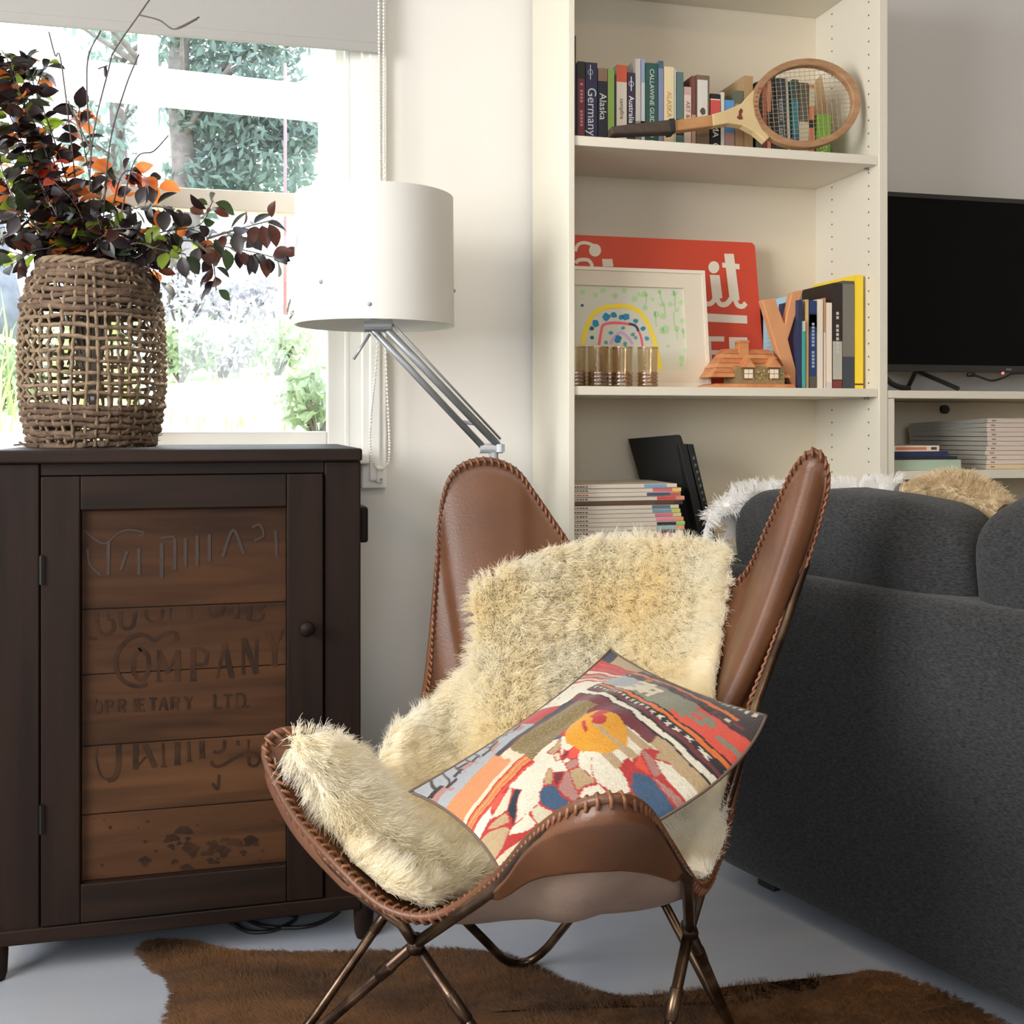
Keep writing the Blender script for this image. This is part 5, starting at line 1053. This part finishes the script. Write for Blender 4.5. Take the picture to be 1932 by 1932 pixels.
throw('cream_fur_throw', 'cream fluffy throw showing above the dip between two sofa cushions', [PD(1715, 948, 2.25), PD(1770, 932, 2.22), PD(1800, 926, 2.20), PD(1835, 938, 2.17), PD(1865, 955, 2.14), PD(1900, 985, 2.1)], [.04, .05, .05, .05, .04, .04], M_cf, 'throw', 4500, .018, 72)

# ============================================================ BUTTERFLY CHAIR
fFL, fFR, fRR, fRL = Wd(-.371, 1.773, .009), Wd(.138, 1.385, .009), Wd(.375, 1.852, .009), Wd(.019, 2.05, .009)
pFL, pFR, pRR, pRL = Wd(-.345, 1.56, .55), Wd(.108, 1.17, .604), Wd(.515, 1.88, .953), Wd(-.048, 2.18, .929)
cF = Wd(-.129, 1.474, .306); cL = Wd(-.158, 1.812, .267); cR = Wd(.245, 1.525, .302); cB = Wd(.21, 1.93, .27)
chair = thing('butterfly_chair', (*( (fFL+fFR+fRR+fRL)/4 ).xy, 0), 'tan leather butterfly sling chair on a bent iron rod frame', 'chair')
def fillet(a, b, c, r, n=7):
    a, b, c = Vector(a), Vector(b), Vector(c); u = (a-b).normalized(); v = (c-b).normalized(); p, q = b+u*r, b+v*r
    return [p.lerp(b, t).lerp(b.lerp(q, t), t) for t in [i/n for i in range(n+1)]]
rr = .0078
def off(p, q, s): return p
for f, j0, j1 in ((fFL, cF, cL), (fFR, cF, cR), (fRR, cR, cB), (fRL, cL, cB)):
    m = MB(); mid = (Vector(j0)+Vector(j1))/2; nrm_ = (Vector(j0)-Vector(f)).cross(Vector(j1)-Vector(f)).normalized()*.0
    # foot stays on the floor after rounding: extend the corner a little below, keep the bend above it
    F_ = Vector(f); pts = [Vector(j0)+nrm_]+fillet(j0, F_, j1, .085)+[Vector(j1)-nrm_]
    dz = .009-min(p.z for p in pts); pts = [p+Vector((0, 0, dz if 0 < i < len(pts)-1 else 0)) for i, p in enumerate(pts)]
    m.tube(pts, rr, 12); m.build('leg_loop', M_rod, chair, smooth=True)
    for a, b in ((pts[0], pts[1]), (pts[-1], pts[-2])):
        m = MB(); d_ = (b-a).normalized(); p0 = a+d_*.075; m.tube([p0, p0+d_*.002, p0+d_*.040, p0+d_*.042], [rr, rr+.0013, rr+.0013, rr], 12); m.build('sleeve', M_rod, chair, smooth=True)
for j in (cF, cL, cR, cB):
    m = MB(); a = Vector((SN, CS, 0)); m.tube([Vector(j)-a*.012, Vector(j)+a*.012], .011, 12); m.build('pivot', M_rod, chair, smooth=True)
# leather sling: radial sheet from the seat's low point out to a scalloped outline with four peaks
OUT = [(500, 1408, 1.56), (510, 1450, 1.555), (560, 1542, 1.53), (640, 1632, 1.50), (720, 1705, 1.46), (800, 1727, 1.43), (870, 1702, 1.40), (945, 1642, 1.33), (1000, 1580, 1.265), (1075, 1524, 1.19), (1155, 1503, 1.165), (1212, 1520, 1.20), (1262, 1590, 1.32), (1320, 1672, 1.46),
       (1348, 1630, 1.56), (1370, 1560, 1.64), (1388, 1470, 1.71), (1418, 1335, 1.785), (1460, 1225, 1.825), (1508, 1090, 1.87), (1548, 960, 1.885), (1561, 890, 1.885), (1538, 850, 1.885), (1500, 885, 1.915), (1455, 985, 1.965), (1405, 1085, 2.01), (1330, 1110, 2.06), (1220, 1110, 2.10), (1120, 1085, 2.14), (1055, 1000, 2.165), (1010, 935, 2.18), (970, 885, 2.185), (915, 867, 2.185), (862, 885, 2.185), (836, 940, 2.175), (826, 1050, 2.15), (815, 1190, 2.09), (805, 1290, 2.02), (785, 1385, 1.93), (745, 1470, 1.82), (695, 1470, 1.73), (625, 1402, 1.635), (565, 1378, 1.58), (520, 1384, 1.56)]
O3 = np.array(cr([tuple(PD(*o)) for o in OUT], 10, True))
seg_ = np.linalg.norm(np.roll(O3, -1, 0)-O3, axis=1); cum = np.concatenate([[0], np.cumsum(seg_)]); NA = 300
O3c = np.vstack([O3, O3[:1]]); tt = np.linspace(0, cum[-1], NA, endpoint=False); OU = np.stack([np.interp(tt, cum, O3c[:, k]) for k in range(3)], 1)
CE = np.array(PD(1030, 1690, 1.66))
KX = CE+(OU-CE)*np.array([.62, .62, 0])[None]; KX[:, 2] = CE[2]+.10*(OU[:, 2]-CE[2])
def sling(r):                       # r array -> points [len(r), NA, 3]
    r = np.asarray(r)[:, None, None]; return (1-r)**2*CE+2*r*(1-r)*KX[None]+r*r*OU[None]
def sheet(rv, lift=0.0):
    V = sling(rv).reshape(-1, 3); n = len(rv); Fq = np.array([(i*NA+j, i*NA+(j+1) % NA, (i+1)*NA+(j+1) % NA, (i+1)*NA+j) for i in range(n-1) for j in range(NA)])
    return V, Fq
def vnormals(V, Fq):
    nr = np.cross(V[Fq[:, 2]]-V[Fq[:, 0]], V[Fq[:, 3]]-V[Fq[:, 1]]); N = np.zeros_like(V)
    for k in range(4): np.add.at(N, Fq[:, k], nr)
    return N/(np.linalg.norm(N, axis=1)[:, None]+1e-12)
rv = np.linspace(.02, 1, 40); V, Fq = sheet(rv); N = vnormals(V, Fq)
if N[:NA*6, 2].mean() < 0: Fq = Fq[:, ::-1]; N = -N
nV = len(V); Vb = V-N*.0032
rim = (len(rv)-1)*NA+np.arange(NA); F2 = np.vstack([Fq, Fq[:, ::-1]+nV, np.stack([rim, np.roll(rim, -1), np.roll(rim, -1)+nV, rim+nV], 1)])
mi = [0]*len(Fq)+[1]*len(Fq)+[0]*NA
meshnp('sling', np.vstack([V, Vb]), F2, [M_leather, M_suede], chair, mi=mi)
# corner pockets: a second leather layer under each peak
pk = [int(np.argmin(np.linalg.norm(OU-np.array(p), axis=1))) for p in (PD(500, 1408, 1.56), PD(1155, 1503, 1.165), PD(1540, 850, 1.885), PD(915, 867, 2.185))]
for a0, hw, dip in zip(pk, (20, 24, 14, 15), (.78, .80, .82, .82)):
    V2 = []; K = 2*hw+1; rws = 24
    for i in range(rws):
        for j in range(K):
            u = (j-hw)/hw; r0 = dip+.17*u*u; r = r0+(.995-r0)*i/(rws-1); a = (a0+j-hw) % NA; p = (1-r)**2*CE+2*r*(1-r)*KX[a]+r*r*OU[a]; V2.append(p)
    V2 = np.array(V2); Fp = np.array([(i*K+j, i*K+j+1, (i+1)*K+j+1, (i+1)*K+j) for i in range(rws-1) for j in range(K-1)]); n2 = vnormals(V2, Fp)
    if n2[:, 2].mean() < 0: n2 = -n2; Fp = Fp[:, ::-1]
    bulge = np.array([.004+.0165*min(1, (1-i/(rws-1))*11)*min(1, .25+i/(rws-1)*4)*min(1, (1-abs(j-hw)/hw)*5) for i in range(rws) for j in range(K)])[:, None]
    A_o = V2-n2*bulge; A_i = A_o+n2*.0025; nn = len(A_o); bd = [*range(K)]
    F3 = np.vstack([Fp[:, ::-1], Fp+nn, np.array([(j, j+1, nn+j+1, nn+j) for j in range(K-1)])])
    meshnp('corner_pocket', np.vstack([A_o, A_i]), F3, M_leather, chair)
# upper rods: from each pivot up the outside of the sling edge into the peak pocket
PKI = dict(zip(('FL', 'FR', 'RR', 'RL'), pk)); Nrim = N[-NA:]
def edgept(i, out=.004, under=.010):
    i %= NA; a = OU[i]; iw = sling([.94])[0][i]-a; iw /= np.linalg.norm(iw); return Vector(a-iw*out-Nrim[i]*under)
def peak_path(p_, j0, j1):
    k = [i for i, q in zip(pk, (pFL, pFR, pRR, pRL)) if (Vector(q)-Vector(p_)).length < 1e-6][0]
    def up(s_):
        if k == PKI['RL'] and s_ > 0: return [edgept(k+s_*d, -.02, .013) for d in (48, 40, 32, 24, 16)]+[edgept(k+s_*d, -.016, .009) for d in (10, 5)]
        rr_side = k == PKI['RR'] and s_ < 0
        return [edgept(k+s_*d, o, u) for d, o, u in (((34, .008, .004), (24, .009, .003), (16, .008, .005), (11, -.006, .010), (7, -.014, .009), (3, -.018, .008)) if rr_side else ((23, -.015 if k == PKI['RL'] else -.004, .012), (18, -.014, .010), (12, -.015, .009), (7, -.018, .009), (3, -.020, .008)))]
    sa, sb = (1, -1) if (edgept(k+15)-Vector(j0)).length < (edgept(k-15)-Vector(j0)).length else (-1, 1)
    return [Vector(j0)]+up(sa)+[edgept(k, -.020, .008)]+up(sb)[::-1]+[Vector(j1)]
for p_, j0, j1 in ((pFL, cF, cL), (pFR, cF, cR), (pRR, cR, cB), (pRL, cL, cB)):
    m = MB(); m.tube(peak_path(p_, j0, j1), rr, 12); m.build('peak_loop', M_rod, chair, smooth=True)
# rolled border and whip-stitched lacing
nrim = N[-NA:]
m = MB(); m.tube([tuple(OU[j]-nrim[j]*.002) for j in range(NA)], .0056, 8, closed=True); m.build('rolled_border', M_leather, chair, smooth=True)
m = MB(); inw = V[-NA*3:-NA*2]-OU; inw /= np.linalg.norm(inw, axis=1)[:, None]; ns = 300; cumr = np.linspace(0, NA, ns, endpoint=False)
for k in range(ns):
    j = int(cumr[k]) % NA; j2 = (j+1) % NA; o_ = OU[j]; tng = OU[j2]-OU[j-1]; tng /= np.linalg.norm(tng)+1e-9; nn = nrim[j]; iw = inw[j]
    P_ = [o_+iw*.013+nn*.003-tng*.002, o_+iw*.006+nn*.0068, o_-iw*.004+nn*.003+tng*.003, o_-iw*.0035-nn*.006+tng*.005, o_+iw*.006-nn*.009+tng*.006, o_+iw*.013-nn*.006+tng*.007]
    m.tube([tuple(p) for p in P_], .0026, 5)
stuff(m.build('lacing', M_lace, chair, smooth=True))

# ============================================================ SHEEPSKIN
SK = [(1060, 1022), (1130, 1012), (1210, 1010), (1300, 1014), (1385, 1032), (1380, 1090), (1366, 1180), (1352, 1260), (1345, 1310), (1360, 1400), (1372, 1480), (1366, 1580), (1328, 1655), (1290, 1640), (1180, 1640), (1060, 1650), (960, 1625), (900, 1662), (800, 1706), (735, 1680), (660, 1614), (600, 1518), (540, 1416), (540, 1376), (640, 1380), (690, 1440), (712, 1456), (716, 1425), (742, 1370), (812, 1320), (885, 1262), (893, 1190), (882, 1110), (905, 1085), (965, 1058)]
NAo = NA; rv2 = np.concatenate([np.linspace(.03, 1, 60), np.linspace(1.01, 1.32, 24)]); V, Fq = sheet(rv2)
N = vnormals(V, Fq)
if N[:NA*6, 2].mean() < 0: Fq = Fq[:, ::-1]; N = -N
V = V+N*(.010+.003*np.sin(V[:, 0:1]*23)*np.sin(V[:, 1:2]*19+1))
pix = proj(V); rr_ = np.repeat(rv2, NA); ain = np.tile(np.arange(NA), len(rv2))
inside = inpoly(pix, SK)
# stay out of the wings the photograph leaves bare, and behind nothing but the seat for r > 1
hid = (rr_ <= .9)
da = lambda a0: np.minimum((ain-a0) % NA, (a0-ain) % NA)
fr = (da(pk[1]) < 30) & (rr_ > .62)                    # front-right wing stays leather
rrw = (da(pk[2]) < 26) & (rr_ > .60); rlw = (da(pk[3]) < 26) & (rr_ > .60)
fdip = int(np.argmin(np.linalg.norm(OU-np.array(PD(800, 1727, 1.43)), axis=1))); over = (rr_ > .985) & (da(fdip) < 26)
over2 = (rr_ > .985) & (da(pk[0]) < 22)
keep = inside & ~fr & ~over & ~over2
fk = keep[Fq].all(1); Fs = Fq[fk]; used = np.unique(Fs); remap = -np.ones(len(V), int); remap[used] = np.arange(len(used)); Vs = V[used]; Fs = remap[Fs]
M_fleece = fur_mat('sheepskin_wool', (1.0, .97, .88), (.998, .92, .72), trans=.5, scale=6)
# the hide has thickness: wool face above, skin face below
Ns = N[used]; nv_ = len(Vs); Fh = np.vstack([Fs, Fs[:, ::-1]+nv_])
ed = {}
for f in Fs:
    for a, b in zip(f, np.roll(f, -1)): ed[(a, b)] = ed.get((a, b), 0)+1
bde = np.array([(a, a+nv_, b+nv_, b) for (a, b) in ed if (b, a) not in ed])
skin = meshnp('sheepskin', np.vstack([Vs, Vs-Ns*.005]), np.vstack([Fh, bde]), M_fleece)
tag(skin, 'cream sheepskin with long wool draped over the leather butterfly chair', 'sheepskin')
p, nr = sample_faces(Vs, Fs, 190000, 5)
dr = nr*1.0+np.array([0, 0, -.15])
strands('wool', p, dr, .034, .00045, M_fleece, skin, npt=5, curl=.16, seed=5, tuft=.17, tufts=3200, grav=.12)
# dense rim of longer wool along the cut edge, leaning outward
bv = np.array([(Vs[e[0]]+Vs[e[3]])/2 for e in bde]); bo = []
for e in bde:
    a, b = Vs[e[0]], Vs[e[3]]; o_ = np.cross(b-a, Ns[e[0]]); bo.append(o_/(np.linalg.norm(o_)+1e-9))
bo = np.array(bo); rg = np.random.default_rng(8); ii = rg.integers(0, len(bv), 24000)
strands('wool_edge', bv[ii]+rg.normal(0, .003, (24000, 3)), bo[ii]*.75+Ns[bde[ii, 0]]*.75, .027, .00040, M_fleece, skin, seed=9, tuft=.3, tufts=600, grav=.3)

# ============================================================ KILIM CUSHION
Q1, Q2, Q3, Q4 = (np.array(PD(*a)) for a in ((772, 1494, 1.53), (1152, 1226, 1.81), (1446, 1350, 1.60), (945, 1650, 1.36)))
def hx(s): return srgb(*[int(s[i:i+2], 16) for i in (0, 2, 4)])
PAL = dict(brown='2e1c1c', maroon='6e2730', red='b8302c', coral='e0503c', orange='e07228', peach='d58a58', cream='d8ccb0', white='e4dcc8', grey='a49a90', bluegrey='a4a8ac', sage='878672', olive='7d6a3e', navy='1f2a38', yellow='dc9a22', tan='b89e78', pink='b08078', blue='3c5878', black='1a1418')
PAL = {k: tuple(c*.74 for c in hx(v)) for k, v in PAL.items()}
VP = [(random.Random(77+i).random(), random.Random(177+i).random(), random.Random(277+i).random()) for i in range(150)]
def kil(u, v):
    h = lambda a, b: math.sin(a*12.9898+b*78.233)*43758.5453 % 1
    v = v*.74 if v < .25 else .185+(v-.25)*1.0867
    uu = u+.003*math.sin(v*60)+.002*math.sin(u*90+v*30); vv = v+.005*math.sin(u*70)
    st = lambda x, n: math.floor(x*n)/n
    if vv < .185+.02*(u < .40):                          # strip along the upper left edge
        if uu > .955: return 'tan' if vv > .03 else 'navy'
        if uu > .90: return 'red' if (uu*31) % 1 > .12 else 'coral'
        if uu > .79: return ('red', 'cream', 'red', 'grey', 'red', 'cream', 'red')[min(6, int((.90-uu)/.0158))]
        if uu > .55: return 'white' if h(st(u, 60), st(v, 60)) > .02 else 'grey'
        if uu > .40: return 'red'
        z = .075+.03*math.sin(st(uu, 26)*40); d_ = abs(vv-z)
        if d_ < .012: return 'brown'
        if .0 < vv-z < .05 and (uu*9) % 1 < .45: return 'pink'
        return 'bluegrey' if (uu*23+vv*9) % 1 > .16 or vv > .1 else 'brown'
    t = uu
    if t > .655:                                        # woven stripes and stepped band at the right end
        if t > .985: return 'black' if (v*40) % 1 > .45 else 'cream'
        if t > .952: return 'brown'
        if t > .935: return 'orange' if v < .96 else 'brown'
        if t > .895:
            if abs(t-.915) < .011 and .36 < v < .42 and (v*90) % 1 < .6: return 'yellow'
            if abs(t-.915) < .006 and (.20 < v < .22 or .93 < v < .95): return 'cream'
            return 'brown' if h(st(u, 70), st(v, 70)) > .18 else 'maroon'
        if t > .778:
            k = int((t-.778)/.0195); step = (0, .06, .12, .06, .13, .04)[min(k, 5)]
            if v < .19: return 'coral' if t < .80 else 'bluegrey'
            w_ = v-step
            if w_ < .33: return 'bluegrey'
            if w_ < .50 or (.53 < w_ < .56 and k in (1, 3)): return 'cream'
            if w_ < .80 or (.84 < w_ < .88 and k in (2, 3)): return 'sage'
            return 'coral'
        if t > .770: return 'black'
        if t > .752: return 'orange'
        if t > .745: return 'brown'
        if t > .722:
            a = (v*24) % 1; b = (t-.7335)/.0115; return 'white' if (a < .6 and abs(abs((a-.3)/.3)-abs(b)) < .42 and abs(b) < .85) else 'black'
        if t > .702: return 'maroon'
        if t > .690: return 'black'
        if t > .665: return 'white'
        return 'black'
    if uu > .60: return 'maroon' if vv < .88 else 'tan'
    if vv < .28 and uu > .20: return 'peach' if (vv < .20 and uu < .40-(vv-.15)*2) else ('navy' if vv < .262 else 'maroon')
    if uu < .20 and vv < .48: return 'peach' if vv < .45 else 'cream'
    if uu < .24 and vv < .62: return ('cream', 'red', 'orange', 'tan', 'orange', 'peach', 'red', 'coral')[min(7, max(0, int((vv-.48)/.0175)))]
    if .24 <= uu < .60 and vv < .56+.03*math.sin(uu*9)-.25*max(0, uu-.48): return 'olive' if (math.sin(uu*260)*math.sin(vv*230)) > -.75 else 'tan'
    cx, cy = uu-.49, vv-.69; r = math.hypot(cx*1.05, cy*.72)
    if r < .122:
        if abs(cx+.035+cy*.3) < .009 and abs(cy+.05) < .045: return 'red'
        if math.hypot(cx-.045, cy*.8+.02) < .032 or (cx > .03 and abs(cy+.07) < .03): return 'red'
        if abs(cx-.015) < .010 and cy > -.02: return 'tan'
        return 'yellow'
    if uu > .385 and vv < .90: return 'maroon' if cx > .05 and vv < .70 else ('red' if cx < 0 and vv < .72 else 'tan' if vv < .78 else 'yellow' if abs(cx) < .05 and vv < .84 else 'tan' if math.sin(uu*90) > 0 else 'white')
    d1 = d2 = 9; kk = 0                                 # broken shards of colour along the lower edge
    for i, (a, b, c) in enumerate(VP):
        d = math.hypot((uu-a*.64)*1.2+(vv-b)*.25, (vv-b)*.8)
        if d < d1: d2 = d1; d1 = d; kk = i
        elif d < d2: d2 = d
    c = VP[kk][2]
    if d2-d1 < .0065 and c > .35: return 'red'
    return 'white' if c < .46 else 'cream' if c < .60 else 'tan' if c < .68 else 'red' if c < .76 else 'coral' if c < .82 else 'blue' if c < .845 else 'pink' if c < .92 else 'maroon' if c < .96 else 'navy'
def rm(x, e): return .5*(2*x)**e if x < .5 else 1-.5*(2-2*x)**e
NU, NV = 230, 190; uu = np.linspace(0, 1, NU+1); vv = np.linspace(0, 1, NV+1); U_, Vv = np.meshgrid(uu, vv, indexing='ij')
base = (Q1*(1-U_[..., None])+Q2*U_[..., None])*(1-Vv[..., None])+(Q4*(1-U_[..., None])+Q3*U_[..., None])*Vv[..., None]
pn = np.cross(Q3-Q1, Q4-Q2); pn /= np.linalg.norm(pn); pn = pn if pn @ (np.array((0, 0, 1))-base.mean((0, 1))) > 0 else -pn
ed_ = (np.sin(np.pi*np.clip(U_, 0, 1))*np.sin(np.pi*np.clip(Vv, 0, 1)**1.3))
bul = np.clip(ed_, 0, 1)**.72
pin = (1-np.abs(2*Vv-1)**2.2)*(np.abs(2*U_-1)**3); pin2 = (1-np.abs(2*U_-1)**2.2)*(np.abs(2*Vv-1)**3)
ctr = base.mean((0, 1)); ax = (Q2-Q1+Q3-Q4); ax /= np.linalg.norm(ax); ay = (Q4-Q1+Q3-Q2); ay /= np.linalg.norm(ay)
base = base-ax*(pin*np.sign(U_-.5)*.018)[..., None]-ay*(pin2*np.where(Vv > .5, -.060, -.018))[..., None]
wr = .003*np.sin(U_*17+Vv*8)*ed_+.002*np.sin(Vv*31-U_*11)*ed_
Ft = base+pn*((bul*.060+wr)[..., None]); Bk = base-pn*((bul*.085)[..., None])
cush = thing('kilim_cushion', tuple(ctr-np.array((0, 0, .08))), 'patchwork woven kilim cushion resting on the sheepskin in the chair', 'cushion')
idx = np.arange((NU+1)*(NV+1)).reshape(NU+1, NV+1); Fq = np.stack([idx[:-1, :-1], idx[1:, :-1], idx[1:, 1:], idx[:-1, 1:]], -1).reshape(-1, 4)
o = meshnp('front_panel', Ft.reshape(-1, 3), Fq, attr_mat('kilim_weave', 'kilim', .9, bump=.4, bscale=420, sheen=.2), cush)
at = o.data.color_attributes.new('kilim', 'FLOAT_COLOR', 'POINT'); cols = np.ones((NU+1, NV+1, 4), np.float32)
for i in range(NU+1):
    for j in range(NV+1): cols[i, j, :3] = PAL[kil(rm(uu[i], 1.25), rm(vv[j], 1.4))]
rg = np.random.default_rng(2); cols[..., :3] *= rg.uniform(.86, 1.08, (NU+1, NV+1, 1)); at.data.foreach_set('color', cols.ravel())
s_ = 6; Bs = Bk[::s_*1, ::s_] if False else Bk[::5, ::5]; n1, n2 = Bs.shape[:2]; id2 = np.arange(n1*n2).reshape(n1, n2); Fb = np.stack([id2[:-1, :-1], id2[:-1, 1:], id2[1:, 1:], id2[1:, :-1]], -1).reshape(-1, 4)
meshnp('back_panel', Bs.reshape(-1, 3), Fb, mat('cushion_backing', (.30, .235, .165), .9, col2=(.26, .2, .14), scale=40, bump=.3, bscale=400), cush)
rim_ = [tuple(p) for p in list(base[:, 0][::5])+list(base[-1, :][::5])+list(base[::-1, -1][::5])+list(base[0, ::-1][::5])]
m = MB(); m.tube(rim_[:-1], .0022, 6); m.build('seam', mat('cushion_seam', (.12, .08, .06), .9), cush, smooth=True)

# ============================================================ COWHIDE RUG
RG = [(270, 1800), (280, 1785), (310, 1779), (370, 1784), (440, 1797), (520, 1801), (600, 1801), (700, 1800), (800, 1797), (880, 1798), (950, 1808), (1010, 1832), (1080, 1862), (1160, 1885), (1240, 1890), (1320, 1893), (1400, 1897), (1470, 1885), (1540, 1870), (1600, 1845), (1660, 1838), (1760, 1870), (1880, 1930), (1960, 2000), (1900, 2200), (1600, 2420), (1100, 2600), (700, 2560), (430, 2400), (330, 2200), (322, 2020), (318, 1930), (332, 1880), (322, 1850), (290, 1830)]
ro = np.array([np.array(PF(*q)) for q in cr(RG, 6, True)]); cc = ro.mean(0); K = len(ro); V = [cc]; rows = 14
rnd = np.random.default_rng(6)
for i in range(1, rows+1):
    f = (i/rows); jag = 1+(.006*np.sin(np.arange(K)*1.7)+.004*np.sin(np.arange(K)*4.1+1))*(i == rows)
    V += list(cc+(ro-cc)*f*jag[:, None])
V = np.array(V); V[:, 2] = .0035
Fr = [(1+(i-1)*K+j, 1+(i-1)*K+(j+1) % K, 1+i*K+(j+1) % K, 1+i*K+j) for i in range(1, rows) for j in range(K)]
Fr = np.array(Fr+[(0, 0, 1+(j+1) % K, 1+j) for j in range(K)][:0])
V2 = V.copy(); V2[:, 2] = .0006; nv_ = len(V); rim = 1+(rows-1)*K+np.arange(K)
tri = [(0, 1+j, 1+(j+1) % K) for j in range(K)]
fl = [tuple(f) for f in Fr]+tri+[(a, a+nv_, b+nv_, b) for a, b in zip(rim, np.roll(rim, -1))]
M_cow = mat('brown_cowhide', (.030, .0125, .004), .65, col2=(.16, .068, .020), scale=3.2, stretch=(1.2, 3, 1), detail=9, bump=.5, bscale=120, ramp=(.3, .72), distort=.8)
me = bpy.data.meshes.new('cowhide_rug'); b_ = V.mean(0); b_[2] = 0; me.from_pydata((np.vstack([V, V2])-b_).tolist(), [], [tuple(int(i) for i in f) for f in fl]); me.materials.append(M_cow)
rug = bpy.data.objects.new('cowhide_rug', me); C.objects.link(rug); rug.location = b_; WL[rug.name] = Vector(b_); tag(rug, 'brown cowhide rug lying on the pale painted floor under the chair', 'rug')
if (me.polygons[0].normal.z < 0): me.flip_normals()
Fq4 = Fr; pp, nn = sample_faces(V, Fq4, 60000, 3); jit = np.random.default_rng(4)
fl_dir = np.stack([np.cos(pp[:, 1]*2.1+pp[:, 0]*.8), np.sin(pp[:, 0]*1.7+pp[:, 1])*.8, np.full(len(pp), .55)], 1)
edge_i = jit.integers(0, K, 9000); ep = ro[edge_i]+jit.normal(0, .003, (9000, 3)); ep[:, 2] = .003; eo = ro[edge_i]-cc; eo /= np.linalg.norm(eo, axis=1)[:, None]; eo[:, 2] = .15
strands('hair', np.vstack([pp, ep]), np.vstack([fl_dir, eo]), .013, .00035, M_cow, rug, npt=3, curl=.15, seed=12, tuft=.3, tufts=800, grav=.1)

# ============================================================ lettering: turn font curves into plain meshes
dg = bpy.context.evaluated_depsgraph_get(); dg.update()
for o in [o for o in C.objects if o.type == 'FONT']:
    me = bpy.data.meshes.new_from_object(o.evaluated_get(dg)); nm_ = o.name; par, ml, mt_ = o.parent, o.matrix_local.copy(), o.data.materials[0]
    bpy.data.objects.remove(o); n_ = bpy.data.objects.new('spine_lettering', me); C.objects.link(n_); n_.parent = par; n_.matrix_local = ml; stuff(n_)
    if not me.materials: me.materials.append(mt_)
